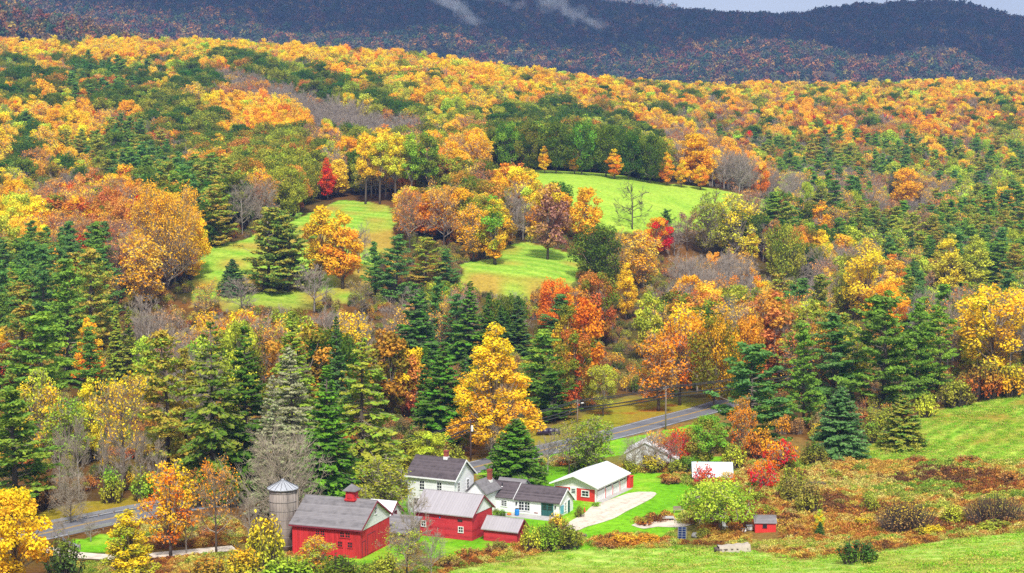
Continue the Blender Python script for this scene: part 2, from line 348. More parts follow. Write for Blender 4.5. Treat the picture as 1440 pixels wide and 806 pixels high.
def sheet(name, pix, lift, m, label):
    p = gpoly(pix); c = p.mean(0); mb = MB(); n = len(p)
    p = spline(np.vstack([p, p[:1]]), 1.0)[:-1]; n = len(p)
    V = [c] + [c + (q - c) * t for t in (0.35, 0.7, 1.0) for q in p]; V = np.array(V)
    F = [(0, 1 + i, 1 + (i + 1) % n) for i in range(n)] + [(1 + r * n + i, 1 + (r + 1) * n + i, 1 + (r + 1) * n + (i + 1) % n, 1 + r * n + (i + 1) % n) for r in range(2) for i in range(n)]
    mb.add(np.c_[V, Hh(V[:, 0], V[:, 1]) + lift], F)
    return kind(mb.obj(name, m), 'structure', label)
sheet('driveway', [(790, 746), (800, 735), (822, 722), (830, 714), (842, 709), (884, 694), (906, 692), (922, 693), (918, 700), (900, 710), (880, 720), (864, 729), (840, 737), (815, 743)], 0.05, M_GRAV, 'pale gravel driveway curving from the white cottage past the garage')
for s_ in (-0.85, 0.85): kind(ribbon('wheel_track', DRIVE, [s_ - 0.4, s_ - 0.1, s_ + 0.12, s_ + 0.4], 0.058, paint('trodden gravel', (0.56, 0.475, 0.38, 1), 0.25, 0.98, 1.3, spec=0.05)), 'structure', 'darker wheel track worn in the gravel drive')
sheet('gravel_patch', [(888, 739), (905, 732), (925, 731), (948, 729), (968, 731), (974, 738), (950, 742), (925, 741), (905, 744)], 0.05, M_GRAV, 'pale gravel patch by the apple tree')
ribbon_l = spline(gpoly([(60, 772), (110, 781), (180, 784), (240, 779), (330, 771)]))
kind(ribbon('farm_track', ribbon_l, np.linspace(-1.6, 1.6, 4), 0.05, M_GRAV), 'structure', 'pale gravel track leading to the barn from the bridge')
m, ns, ls, b = mat('pond water'); b.inputs['Base Color'].default_value = (0.03, 0.045, 0.025, 1); b.inputs['Roughness'].default_value = 0.12
n = nod(ns, 'ShaderNodeTexNoise'); n.inputs['Scale'].default_value = 1.5; bp = ns.new('ShaderNodeBump'); bp.inputs['Strength'].default_value = 0.15
ls.new(n.outputs['Fac'], bp.inputs['Height']); ls.new(bp.outputs[0], b.inputs['Normal'])
sheet('pond_water', [(1096, 731), (1130, 727), (1165, 727), (1204, 735), (1196, 741), (1166, 739), (1130, 736), (1104, 736)], 0.06, m, 'dark still pond water among the brush')

# ------------------------------------------------------------------ mountains behind
def mountain(name, label, top, Yf, Yc, Yb, col, amp, seed, u0=-0.75, u1=0.75, base=25.0):
    """top: [(px, py)] skyline to meet at crest distance Yc"""
    us = np.linspace(u0, u1, 150); ts = np.linspace(0, 1, 60)
    px = us * FPX + W0 / 2
    ty = np.interp(px, [p for p, q in top], [q for p, q in top])
    zc = np.array([at(a, b, Yc)[2] for a, b in zip(px, ty)])
    U, T = np.meshgrid(us, ts); Y = Yf + (Yb - Yf) * T; X = U * Y; tc_ = (Yc - Yf) / (Yb - Yf)
    e = np.where(T < tc_, T / tc_, 1 - (T - tc_) / (1 - tc_)); e = np.clip(e, 0, 1); e = e * e * (3 - 2 * e) * 0.5 + e * 0.5
    nn = (fnoise(X, Y * 0.5, 330, seed) - 0.5) * amp + (fnoise(X, Y, 120, seed + 1) - 0.5) * amp * 0.35
    Z = base + (zc[None] - base) * e + nn * e * (1 - e) * 4 + (fnoise(X, Y, 60, seed + 2) - 0.5) * amp * 0.12 * e
    ny, nx = X.shape; i = np.arange(ny * nx).reshape(ny, nx)
    mb = MB(); mb.add(np.stack([X, Y, Z], -1).reshape(-1, 3), [tuple(q) for q in np.stack([i[:-1, :-1], i[:-1, 1:], i[1:, 1:], i[1:, :-1]], -1).reshape(-1, 4)])
    o = mb.obj(name, paint(name + ' forest floor', col, 0.3, 1.0, 0.01, spec=0.0), None, True)
    kind(o, 'structure', label)
    def hgt(x, y):
        u = x / y; t = (y - Yf) / (Yb - Yf); fu = np.clip((u - u0) / (u1 - u0) * (nx - 1), 0, nx - 1.001); ft = np.clip(t * (ny - 1), 0, ny - 1.001)
        a, b_ = ft.astype(int), fu.astype(int); g, h = ft - a, fu - b_
        return (Z[a, b_] * (1 - h) + Z[a, b_ + 1] * h) * (1 - g) + (Z[a + 1, b_] * (1 - h) + Z[a + 1, b_ + 1] * h) * g
    return hgt
TOP1 = [(-900, -30), (0, -60), (500, -50), (740, -26), (800, -2), (850, 14), (905, 28), (965, 34), (1020, 33), (1100, 31), (1150, 25), (1200, 16), (1270, 11), (1330, 11), (1380, 17), (1440, 37), (1600, 70), (2400, 95)]
MT1 = mountain('mountain', 'long dark blue wooded mountain behind the ridge', TOP1, 2100, 3700, 5200, (0.07, 0.06, 0.04, 1), 130, 11)
TOP2 = [(-900, 10), (600, -50), (760, -20), (840, -2), (880, 2), (905, 6), (935, 14), (965, 28), (1000, 42), (2400, 60)]
MT2 = mountain('far_mountain', 'misty far mountain shoulder in the gap of the skyline', TOP2, 5250, 6400, 7400, (0.05, 0.05, 0.05, 1), 90, 23)
TOP3 = [(-900, -40), (-200, -5), (0, 10), (60, 26), (110, 38), (150, 46), (200, 62), (300, 90), (500, 120), (2400, 150)]
MT3 = mountain('left_hill', 'brown wooded hill at the left end of the ridge', TOP3, 1400, 1750, 2090, (0.06, 0.05, 0.03, 1), 25, 31)
# ------------------------------------------------------------------ buildings
M_RED = boards('red barn boards', (0.56, 0.035, 0.036, 1), 'xy', 0.32, 0.2, 0.75, 0.35)
M_RED2 = boards('crimson barn clapboards', (0.54, 0.036, 0.05, 1), 'z', 0.3, 0.2, 0.75, 0.35)
M_RED3 = boards('bright red siding', (0.66, 0.045, 0.035, 1), 'xy', 0.25, 0.06, 0.6, 0.25)
M_MAROON = paint('maroon trim', (0.22, 0.03, 0.045, 1), 0.1, 0.6)
M_WHITE = boards('white clapboards', (0.82, 0.82, 0.82, 1), 'z', 0.24, 0.07, 0.6, 0.22)
M_TRIM = paint('white trim', (0.80, 0.80, 0.79, 1), 0.05, 0.55)
M_CREAM = boards('cream boards', (0.74, 0.70, 0.64, 1), 'xy', 0.3, 0.05, 0.6, 0.2)
M_SHING = boards('grey asphalt shingles', (0.20, 0.185, 0.19, 1), 'z', 0.16, 0.22, 0.95, 0.3, 0.1)
M_SHIND = boards('dark worn shingles', (0.105, 0.085, 0.092, 1), 'z', 0.15, 0.25, 0.95, 0.3, 0.1)
M_METAL = boards('lilac grey metal roofing', (0.36, 0.33, 0.345, 1), 'x', 0.42, 0.06, 0.5, 0.3, 0.4)
M_METALW = boards('white metal roofing', (0.80, 0.81, 0.83, 1), 'x', 0.4, 0.03, 0.45, 0.15, 0.4)
M_TIN = boards('pale blue tin roofing', (0.62, 0.72, 0.75, 1), 'x', 0.7, 0.08, 0.5, 0.3, 0.4)
M_GREYB = boards('grey bare boards', (0.25, 0.22, 0.20, 1), 'xy', 0.2, 0.25, 0.9, 0.5)
M_STAVE = boards('weathered silo staves', (0.29, 0.245, 0.215, 1), 'xy', 0.3, 0.3, 0.9, 0.55)
M_BRICK = boards('chimney brick', (0.36, 0.09, 0.06, 1), 'z', 0.09, 0.2, 0.9, 0.4)
M_GLASS = paint('dark window glass', (0.025, 0.028, 0.035, 1), 0.3, 0.08, 1.0, spec=0.6)
M_GREEN = boards('dark green door paint', (0.03, 0.12, 0.11, 1), 'xy', 0.2, 0.1, 0.5, 0.3)
M_TEAL = paint('pale blue panel paint', (0.12, 0.42, 0.55, 1), 0.1, 0.5)
M_CONC = paint('concrete', (0.42, 0.40, 0.37, 1), 0.15, 0.9, 1.0, spec=0.1)
M_IRON = paint('dark iron', (0.03, 0.03, 0.035, 1), 0.2, 0.5, 2.0)
M_BLUE = paint('blue paint', (0.02, 0.22, 0.62, 1), 0.1, 0.5)
class House:
    """local frame: x runs right along the front, y runs back, origin at the front right ground corner"""
    def __init__(s, name, label, cat, px, py, yaw, L, D, he, hr, yr=None, heb=None):
        p = hit(px, py); s.t = thing(name, label, cat, (p[0], p[1], p[2]), -R(yaw)); s.L, s.D, s.he, s.hr = L, D, he, hr; s.yr = yr or D / 2; s.heb = heb or he; s.p = p
    def prism(s, x0, x1, prof, name, m, parent=None):
        return MB().extr([(x0, y, z) for y, z in prof], (x1 - x0, 0, 0)).obj(name, m, parent or s.t)
    def body(s, m, x0=None, x1=0.0, name='wall'):
        return s.prism(-s.L if x0 is None else x0, x1, [(0, -0.5), (s.D, -0.5), (s.D, s.heb), (s.yr, s.hr), (0, s.he)], name, m)
    def roof(s, m, ov=0.3, og=0.3, th=0.14, x0=None, x1=0.0, name='roof', lift=0.02):
        a = -s.L if x0 is None else x0; kf = (s.hr - s.he) / s.yr; kb = (s.hr - s.heb) / (s.D - s.yr); mb = MB()
        f = [(-ov, s.he - kf * ov + lift), (s.yr, s.hr + lift), (s.yr, s.hr + th + lift), (-ov, s.he - kf * ov + th + lift)]
        b = [(s.yr + 0.004, s.hr + lift), (s.D + ov, s.heb - kb * ov + lift), (s.D + ov, s.heb - kb * ov + th + lift), (s.yr + 0.004, s.hr + th + lift)]
        for pr in (f, b): mb.extr([(a - og, y, z) for y, z in pr], (x1 - a + 2 * og, 0, 0))
        mb.tube([(a - og, s.yr, s.hr + th + lift), (x1 + og, s.yr, s.hr + th + lift)], [0.07, 0.07], 6)
        return mb.obj(name, m, s.t)
    def rake(s, m, ov=0.3, og=0.3, th=0.24, x1=0.0, name='rake_board', lift=0.0):
        kf = (s.hr - s.he) / s.yr; kb = (s.hr - s.heb) / (s.D - s.yr); mb = MB()
        for pr in ([(-ov - 0.02, s.he - kf * ov - 0.10), (s.yr, s.hr - 0.10), (s.yr, s.hr + 0.15), (-ov - 0.02, s.he - kf * ov + 0.15)], [(s.yr, s.hr - 0.10), (s.D + ov, s.heb - kb * ov - 0.10), (s.D + ov, s.heb - kb * ov + 0.15), (s.yr, s.hr + 0.15)]):
            mb.extr([(x1 + og + 0.003, y, z) for y, z in pr], (0.06, 0, 0))
        return mb.obj(name, m, s.t)
    def gable(s, m, x1=0.0, drop=0.0, out=0.05, inset=0.0):
        k = (s.hr - s.he) / s.yr
        return MB().extr([(x1 + 0.003, -inset, s.he - drop - 0.02), (x1 + 0.003, s.D, s.heb - drop - 0.02), (x1 + 0.003, s.D, s.heb - 0.01), (x1 + 0.003, s.yr, s.hr - 0.01), (x1 + 0.003, -inset, s.he - 0.01)], (out, 0, 0)).obj('gable', m, s.t)
    def fb(s, mb, face, u0, u1, z0, z1, o0, o1, off=0.0):
        if face == 'F': return mb.box(u0, u1, off - o1, off - o0, z0, z1)
        return mb.box(off + o0, off + o1, u0, u1, z0, z1)
    def window(s, face, u, z, w, h, trim=None, nx=1, nz=1, off=0.0, lab=None, tw=0.09):
        fr = MB(); a, b, c, d = u - w / 2, u + w / 2, z - h / 2, z + h / 2
        s.fb(fr, face, a - tw, b + tw, d, d + tw, 0.003, 0.08, off); s.fb(fr, face, a - tw - 0.03, b + tw + 0.03, c - tw, c, 0.003, 0.11, off)
        s.fb(fr, face, a - tw, a, c, d, 0.003, 0.07, off); s.fb(fr, face, b, b + tw, c, d, 0.003, 0.07, off)
        for i in range(nx): x = a + (i + 1) * w / (nx + 1); s.fb(fr, face, x - 0.025, x + 0.025, c, d, 0.03, 0.055, off)
        for i in range(nz): y = c + (i + 1) * h / (nz + 1); s.fb(fr, face, a, b, y - 0.03, y + 0.03, 0.032, 0.058, off)
        o = fr.obj('window', trim or M_TRIM, s.t); pn = MB(); s.fb(pn, face, a, b, c, d, 0.004, 0.025, off); pn.obj('pane', M_GLASS, o)
        if lab: o['label'] = lab
        return o
    def door(s, face, u, z0, w, h, m, trim=None, off=0.0, name='door', split=0, lab=None, glass=0.0):
        mb = MB(); s.fb(mb, face, u - w / 2, u + w / 2, z0, z0 + h, 0.004, 0.06, off); o = mb.obj(name, m, s.t)
        t = MB()
        for a, b, c, d in ((u - w / 2 - 0.1, u - w / 2, z0, z0 + h + 0.1), (u + w / 2, u + w / 2 + 0.1, z0, z0 + h + 0.1), (u - w / 2, u + w / 2, z0 + h, z0 + h + 0.1)): s.fb(t, face, a, b, c, d, 0.003, 0.085, off)
        t.obj('door_frame', trim or M_TRIM, o)
        for i in range(split): x = u - w / 2 + (i + 1) * w / (split + 1); q = MB(); s.fb(q, face, x - 0.03, x + 0.03, z0 + 0.02, z0 + h - 0.02, 0.062, 0.08, off); q.obj('door_stile', m, o)
        if glass:
            q = MB()
            for i in range(split + 1):
                a = u - w / 2 + i * w / (split + 1) + 0.1; b = u - w / 2 + (i + 1) * w / (split + 1) - 0.1; nz_ = 3
                for j in range(nz_): zz = z0 + h * (0.97 - glass) + j * h * glass / nz_; s.fb(q, face, a, b, zz, zz + h * glass / nz_ - 0.07, 0.061, 0.068, off)
            q.obj('door_glass', M_GLASS, o)
        hd = MB(); hx = u + w * 0.36 if not split else u + 0.12; s.fb(hd, face, hx - 0.03, hx + 0.03, z0 + h * 0.43, z0 + h * 0.5, 0.062, 0.11, off); hd.obj('door_handle', M_IRON, o)
        if lab: o['label'] = lab
        return o
    def chimney(s, x, y, z0, z1, w=0.55, lab=None, band=True):
        mb = MB(); mb.box(x - w / 2, x + w / 2, y - w / 2, y + w / 2, z0, z1 - 0.22); mb.box(x - w / 2 - 0.06, x + w / 2 + 0.06, y - w / 2 - 0.06, y + w / 2 + 0.06, z1 - 0.217, z1 - 0.1); mb.box(x - w / 2 + 0.02, x + w / 2 - 0.02, y - w / 2 + 0.02, y + w / 2 - 0.02, z1 - 0.097, z1)
        o = mb.obj('chimney', M_BRICK, s.t)
        if band: MB().box(x - w / 2 - 0.04, x + w / 2 + 0.04, y - w / 2 - 0.04, y + w / 2 + 0.04, z0 + 0.02, z0 + 0.5).obj('flashing', M_TRIM, o)
        if lab: o['label'] = lab
        return o

# --- the big red barn with the cupola
B = House('barn', 'large red barn with a grey shingle roof and a red cupola, beside the silo', 'barn', 507, 786, 19.5, 10.0, 9.6, 4.0, 6.75)
B.body(M_RED); B.gable(M_WHITE, drop=0.35); B.roof(M_SHING, 0.35, 0.35); B.rake(M_MAROON, 0.35, 0.35)
MB().box(-10.35, 0.35, -0.42, -0.37, 3.72, 3.92).obj('fascia', M_MAROON, B.t)
for u in (-6.25, -5.5): B.window('F', u, 3.05, 0.58, 0.62, M_RED, 1, 1)
for u in (-2.62, -1.82): B.window('F', u, 3.05, 0.62, 0.66, M_RED, 1, 1)
for u in (-2.95, -1.5): B.window('F', u, 1.75, 0.62, 0.70, M_RED, 1, 1)
MB().box(-9.6, -7.0, -0.06, -0.003, 3.42, 3.56).box(-6.8, -4.1, -0.06, -0.003, 3.42, 3.56).box(-3.9, -0.6, -0.06, -0.003, 3.42, 3.56).obj('door_track', M_RED, B.t)
B.window('G', 4.8, 5.55, 0.6, 0.95, M_TRIM, 1, 1, 0.056, 'louvred gable vent under the peak')
B.door('G', 3.4, 0.1, 2.4, 2.6, M_RED, M_MAROON, 0.0, 'sliding_door', 1)
B.door('G', 1.0, 0.1, 0.9, 2.0, M_RED, M_MAROON, 0.0, 'door')
c = MB().box(-4.05, -2.75, 4.15, 5.45, 6.0, 8.0); cu = c.obj('cupola', M_RED, B.t)
MB().extr([(-4.35, 3.85, 8.0), (-2.45, 3.85, 8.0), (-2.45, 5.75, 8.0), (-4.35, 5.75, 8.0)], (0, 0, 0.12)).add([(-4.35, 3.85, 8.121), (-2.45, 3.85, 8.121), (-2.45, 5.75, 8.121), (-4.35, 5.75, 8.121), (-3.4, 4.8, 8.95)], [(0, 1, 4), (1, 2, 4), (2, 3, 4), (3, 0, 4)]).obj('cupola_roof', M_SHING, cu)
MB().box(-3.75, -3.05, 4.10, 4.147, 7.0, 7.75).obj('louvre', M_RED2, cu); MB().box(-2.747, -2.70, 4.45, 5.15, 7.0, 7.75).obj('louvre', M_RED2, cu)
MB().box(-4.2, -2.6, 4.02, 5.58, 6.72, 6.9).obj('cupola_skirt', M_RED, cu)
MB().tube([(-3.4, 4.8, 8.9), (-3.4, 4.8, 9.7)], [0.03, 0.02], 6).tube([(-3.75, 4.8, 9.45), (-3.05, 4.8, 9.45)], [0.02, 0.02], 5).extr([(-3.2, 4.78, 9.46), (-2.95, 4.78, 9.62), (-3.0, 4.78, 9.8), (-3.3, 4.78, 9.66)], (0, 0.04, 0)).obj('weathervane', M_IRON, cu)
# --- small red-trimmed outbuilding and lean-to behind it
B2 = House('outbuilding', 'small white-gabled outbuilding with maroon trim behind the big red barn', 'outbuilding', 548, 755, 22, 3.6, 3.8, 3.0, 4.5)
B2.body(M_WHITE); B2.roof(M_METALW, 0.3, 0.25); B2.rake(M_MAROON, 0.3, 0.25); B2.window('G', 1.9, 2.9, 0.6, 0.7, M_MAROON)
LT = thing('lean_to', 'low grey-roofed lean-to shed between the two red barns', 'shed', hit(576, 768), -R(22))
MB().extr([(-4.6, 0.2, -0.4), (-4.6, 4.0, -0.4), (-4.6, 4.0, 2.9), (-4.6, 0.2, 1.7)], (4.3, 0, 0)).obj('wall', M_GREYB, LT)
MB().extr([(-4.9, -0.2, 1.62), (-4.9, 4.3, 3.04), (-4.9, 4.3, 3.2), (-4.9, -0.2, 1.78)], (4.9, 0, 0)).obj('roof', M_SHING, LT)
MB().box(-3.2, -2.2, 0.12, 0.197, -0.1, 1.55).obj('door', M_GREYB, LT)
# --- second red barn
B = House('barn', 'smaller red barn with a lilac-grey metal roof and white gable, in front of the farmhouse', 'barn', 664, 761, 25, 8.9, 6.4, 3.6, 5.75)
B.body(M_RED2); B.gable(M_TRIM, drop=-0.05); B.roof(M_METAL, 0.4, 0.3); B.rake(M_MAROON, 0.4, 0.3)
B.window('F', -7.6, 1.75, 0.62, 0.72, M_TRIM, 1, 1); B.window('F', -1.75, 1.45, 0.66, 0.72, M_TRIM, 1, 1)
v = MB(); B.fb(v, 'F', -2.25, -1.5, 2.55, 2.85, 0.003, 0.05); v.obj('vent', M_IRON, B.t)
B.door('F', -5.3, 0.25, 2.1, 2.3, M_RED2, M_RED2, 0.0, 'barn_door', 1)
v = MB(); B.fb(v, 'F', -5.1, -4.95, 2.75, 3.0, 0.003, 0.09); v.obj('wall_lamp', M_BLUE, B.t)
# --- small red shed
B = House('shed', 'low red shed with a lilac-grey metal roof at the corner of the second barn', 'shed', 727, 765, 25, 5.1, 3.3, 1.75, 3.0)
B.body(M_RED2); B.roof(M_METAL, 0.3, 0.3); B.rake(M_MAROON, 0.3, 0.3); B.door('G', 1.7, 0.05, 1.0, 1.7, M_RED2, M_MAROON)
# --- white farmhouse
B = House('farmhouse', 'white two-storey farmhouse with a dark roof and brick chimneys', 'house', 639, 728, 27, 7.9, 6.0, 5.7, 8.0)
B.body(M_WHITE); B.roof(M_SHIND, 0.35, 0.4); B.rake(M_TRIM, 0.38, 0.4)
MB().box(-8.3, 0.4, -0.43, -0.37, 5.42, 5.64).obj('fascia', M_TRIM, B.t)
for u in (-5.45, -2.5): B.window('F', u, 4.35, 0.75, 1.3, M_TRIM, 1, 2)
for u in (-6.4, -4.0, -1.6): B.window('F', u, 1.6, 0.8, 1.4, M_TRIM, 1, 2)
for u in (1.25, 4.1): B.window('G', u, 4.3, 0.7, 1.35, M_TRIM, 1, 2)
MB().box(0.003, 0.05, 2.85, 3.15, 6.6, 6.95).obj('attic_vent', M_TRIM, B.t)
B.chimney(-3.0, 3.0, 7.85, 9.3, 0.6); B.chimney(2.4, 6.6, 4.2, 6.3, 0.6, 'taller plain brick chimney at the gable corner', True)
MB().extr([(0.45, 3.2, -0.4), (3.4, 3.2, -0.4), (3.4, 3.2, 3.4), (1.9, 3.2, 4.9), (0.45, 3.2, 3.4)], (0, 4.4, 0)).obj('ell_wall', M_WHITE, B.t)
MB().extr([(0.30, 2.9, 3.3), (1.92, 2.9, 4.93), (1.92, 2.9, 5.08), (0.2, 2.9, 3.42)], (0, 5.0, 0)).extr([(1.924, 2.9, 4.93), (3.75, 2.9, 3.1), (3.82, 2.9, 3.22), (1.924, 2.9, 5.08)], (0, 5.0, 0)).obj('ell_roof', M_SHING, B.t)
MB().extr([(0.2, 0.6, 2.4), (0.2, 3.1, 3.0), (0.2, 3.1, 3.12), (0.2, 0.6, 2.52)], (3.0, 0, 0)).obj('porch_roof', M_SHING, B.t)
for u in (0.4, 1.7, 3.0): MB().box(u, u + 0.12, 0.75, 0.87, -0.3, 2.42).obj('porch_post', M_TRIM, B.t)
MB().extr([(2.2, 9.0, -0.4), (2.2, 12.2, -0.4), (2.2, 12.2, 3.0), (2.2, 10.6, 4.2), (2.2, 9.0, 3.0)], (4.2, 0, 0)).obj('wing_wall', M_WHITE, B.t)
MB().extr([(2.0, 8.7, 2.8), (2.0, 10.6, 4.22), (2.0, 10.6, 4.36), (2.0, 8.7, 2.94)], (4.7, 0, 0)).extr([(2.0, 10.604, 4.22), (2.0, 12.5, 2.8), (2.0, 12.5, 2.94), (2.0, 10.604, 4.36)], (4.7, 0, 0)).obj('wing_roof', M_SHING, B.t)
MB().box(6.403, 6.45, 10.3, 11.0, 1.3, 2.4).obj('wing_window', M_GLASS, B.t)
# --- long white cottage
B = House('cottage', 'long low white cottage with dark roofs and a green double door', 'house', 786, 728, 24.7, 12.9, 5.4, 2.2, 3.75, 2.6, 1.7)
B.body(M_WHITE); B.roof(M_SHIND, 0.3, 0.28, x0=-7.0); B.rake(M_TRIM, 0.32, 0.28)
B.hr += 0.18; B.he += 0.1; B.roof(M_SHIND, 0.3, 0.0, x0=-12.9, x1=-7.31, name='rear_roof'); B.hr -= 0.18; B.he -= 0.1
MB().extr([(-7.30, -0.34, 2.02), (-7.30, 2.6, 3.98), (-7.30, 2.6, 4.12), (-7.30, -0.34, 2.2)], (0.06, 0, 0)).obj('step_flashing', M_TRIM, B.t)
for u in (-11.3, -8.9): B.window('F', u, 1.35, 0.85, 0.8, M_TRIM, 1, 2, 0, None, 0.12)
for u in (-6.05, -5.1): B.window('F', u, 1.2, 0.78, 1.25, M_TRIM, 1, 2, 0, None, 0.1)
B.door('F', -1.85, 0.02, 1.75, 1.95, M_GREEN, M_GREEN, 0, 'double_door', 1, 'dark green glazed double door', 0.5)
for u in (-6.85, -0.55): MB().box(u - 0.09, u + 0.09, -0.2, -0.003, 1.35, 1.7).obj('wall_lamp', M_IRON, B.t)
MB().box(-4.0, -3.4, -0.05, -0.003, 0.3, 0.42).obj('wall_vent', M_BRICK, B.t)
v = MB(); B.fb(v, 'G', 0.5, 1.7, 0.35, 1.55, 0.003, 0.06); v.obj('blue_panel', M_TEAL, B.t)
B.window('G', 2.35, 1.15, 0.55, 1.2, M_TRIM, 1, 2); B.door('G', 3.6, 0.0, 0.9, 1.9, M_GREEN, M_TRIM)
MB().tube([(-10.0, 1.7, 3.2), (-10.0, 1.7, 4.0)], [0.09, 0.08], 8).obj('vent_pipe', M_IRON, B.t); MB().tube([(-10.0, 1.7, 3.38), (-10.0, 1.7, 3.5)], [0.22, 0.12], 8).obj('pipe_flashing', M_TRIM, B.t)
MB().box(-13.5, -0.6, -2.6, -0.1, -0.4, 0.06).obj('terrace', M_CONC, B.t)
# --- the red and white garage
B = House('garage', 'red and white garage with a white metal roof and a row of bay doors', 'garage', 838, 706.5, 27, 7.0, 11.6, 2.6, 2.6)
t = B.t; L, D = 7.0, 11.6; HE, HR = 2.55, 3.85
MB().extr([(-L, 0, -0.4), (0, 0, -0.4), (0, 0, HE), (-L / 2, 0, HR), (-L, 0, HE)], (0, D, 0)).obj('wall', M_CREAM, t)
MB().box(-L, 0.0, -0.05, -0.003, -0.3, 1.95).obj('red_front', M_RED3, t)
MB().box(-L - 0.06, -L + 0.14, -0.09, -0.053, -0.3, HE).box(-0.14, 0.06, -0.09, -0.053, -0.3, HE).box(-L + 0.14, -0.14, -0.08, -0.004, 1.953, 2.06).obj('trim', M_TRIM, t)
mb = MB(); k = (HR - HE) / (L / 2)
mb.extr([(-L - 0.55, -0.75, HE - k * 0.55 + 0.02), (-L / 2, -0.75, HR + 0.02), (-L / 2, -0.75, HR + 0.16), (-L - 0.55, -0.75, HE - k * 0.55 + 0.16)], (0, D + 1.2, 0))
mb.extr([(-L / 2 + 0.004, -0.75, HR + 0.02), (0.7, -0.75, HE - k * 0.7 + 0.02), (0.7, -0.75, HE - k * 0.7 + 0.16), (-L / 2 + 0.004, -0.75, HR + 0.16)], (0, D + 1.2, 0)); mb.obj('roof', boards('white metal garage roofing', (0.82, 0.82, 0.84, 1), 'y', 0.4, 0.03, 0.45, 0.12, 0.4), t)
mb = MB()
mb.extr([(-L - 0.57, -0.82, HE - k * 0.55 - 0.06), (-L / 2, -0.82, HR - 0.06), (-L / 2, -0.82, HR + 0.17), (-L - 0.57, -0.82, HE - k * 0.55 + 0.17)], (0, 0.066, 0)); mb.extr([(-L / 2, -0.82, HR - 0.06), (0.72, -0.82, HE - k * 0.7 - 0.06), (0.72, -0.82, HE - k * 0.7 + 0.17), (-L / 2, -0.82, HR + 0.17)], (0, 0.066, 0)); mb.obj('rake_board', M_TRIM, t)
B.door('F', -3.75, 0.0, 0.85, 1.85, M_TRIM, M_TRIM, -0.055, 'door', 0, 'white glazed door', 0.4); B.window('F', -1.75, 1.2, 1.1, 0.8, M_TRIM, 1, 1, -0.055, None, 0.12)
for i in range(4):
    y0 = 0.45 + i * 2.8
    dd = MB().box(0.004, 0.06, y0 + 0.1, y0 + 2.45, 0.0, 1.55).obj('bay_door', M_TRIM, t); MB().box(0.061, 0.075, y0 + 0.15, y0 + 2.4, 0.48, 0.51).box(0.061, 0.075, y0 + 0.15, y0 + 2.4, 1.0, 1.03).obj('door_seam', M_CREAM, dd)
    MB().box(0.004, 0.05, y0 + 0.1, y0 + 2.45, 1.56, 1.78).obj('door_header', M_IRON if i else M_GREYB, t); MB().box(0.004, 0.055, y0 + 0.1, y0 + 2.45, 1.79, 2.4).obj('bay_panel', M_TRIM, t)
    if i: MB().box(0.064, 0.22, y0 - 0.2, y0 + 0.0, 0.0, 1.6).obj('red_post', M_RED3, t)
    MB().box(0.06, 0.2, y0 + 2.48, y0 + 2.6, -0.3, 2.35).obj('post', M_TRIM, t)
MB().box(0.1, 1.1, 0.2, D + 0.2, -0.35, 0.07).obj('apron', M_CONC, t)
MB().box(-0.5, 0.75, D + 0.02, D + 1.3, -0.3, 1.8).box(-0.6, 0.85, D + 0.0, D + 1.4, 1.803, 1.9).obj('red_annex', M_RED3, t)
# --- tin-roofed shed, red hut, white shed behind the trees
B = House('shed', 'grey board shed with a pale tin roof behind the apple tree', 'shed', 1030, 681, 3, 6.3, 3.8, 1.25, 3.0)
B.body(M_GREYB); B.roof(M_TIN, 0.25, 0.15); B.door('F', -3.2, 0.0, 1.0, 1.1, M_GREYB, M_GREYB)
B = House('hut', 'tiny bright red hut with a grey roof in the brush', 'hut', 1091, 748.5, 3, 2.9, 2.2, 1.3, 2.05)
B.body(M_RED3); B.roof(M_SHING, 0.15, 0.15, 0.08); B.window('F', -1.55, 0.85, 0.5, 0.42, M_IRON, 1, 1, 0, None, 0.05)
B.door('G', 1.1, 0.0, 0.7, 1.25, M_RED3, M_MAROON)
p = hit(950, 655); t = thing('white_shed', 'white gabled shed half hidden by leafless bushes beyond the lawn', 'shed', p, -R(12))
MB().extr([(-8.4, 0, -0.4), (0, 0, -0.4), (0, 0, 1.2), (-5.2, 0, 3.7), (-8.4, 0, 1.9)], (0, 6, 0)).obj('wall', M_WHITE, t)
MB().extr([(-8.8, -0.3, 1.72), (-5.2, -0.3, 3.73), (-5.2, -0.3, 3.88), (-8.8, -0.3, 1.87)], (0, 6.6, 0)).extr([(-5.196, -0.3, 3.73), (0.5, -0.3, 1.0), (0.5, -0.3, 1.15), (-5.196, -0.3, 3.88)], (0, 6.6, 0)).obj('roof', M_METALW, t)
MB().box(-5.6, -4.9, -0.05, -0.003, 0.9, 1.7).obj('window', M_GLASS, t); MB().box(-4.4, -3.8, -0.05, -0.003, 0.2, 1.5).obj('door', M_IRON, t)
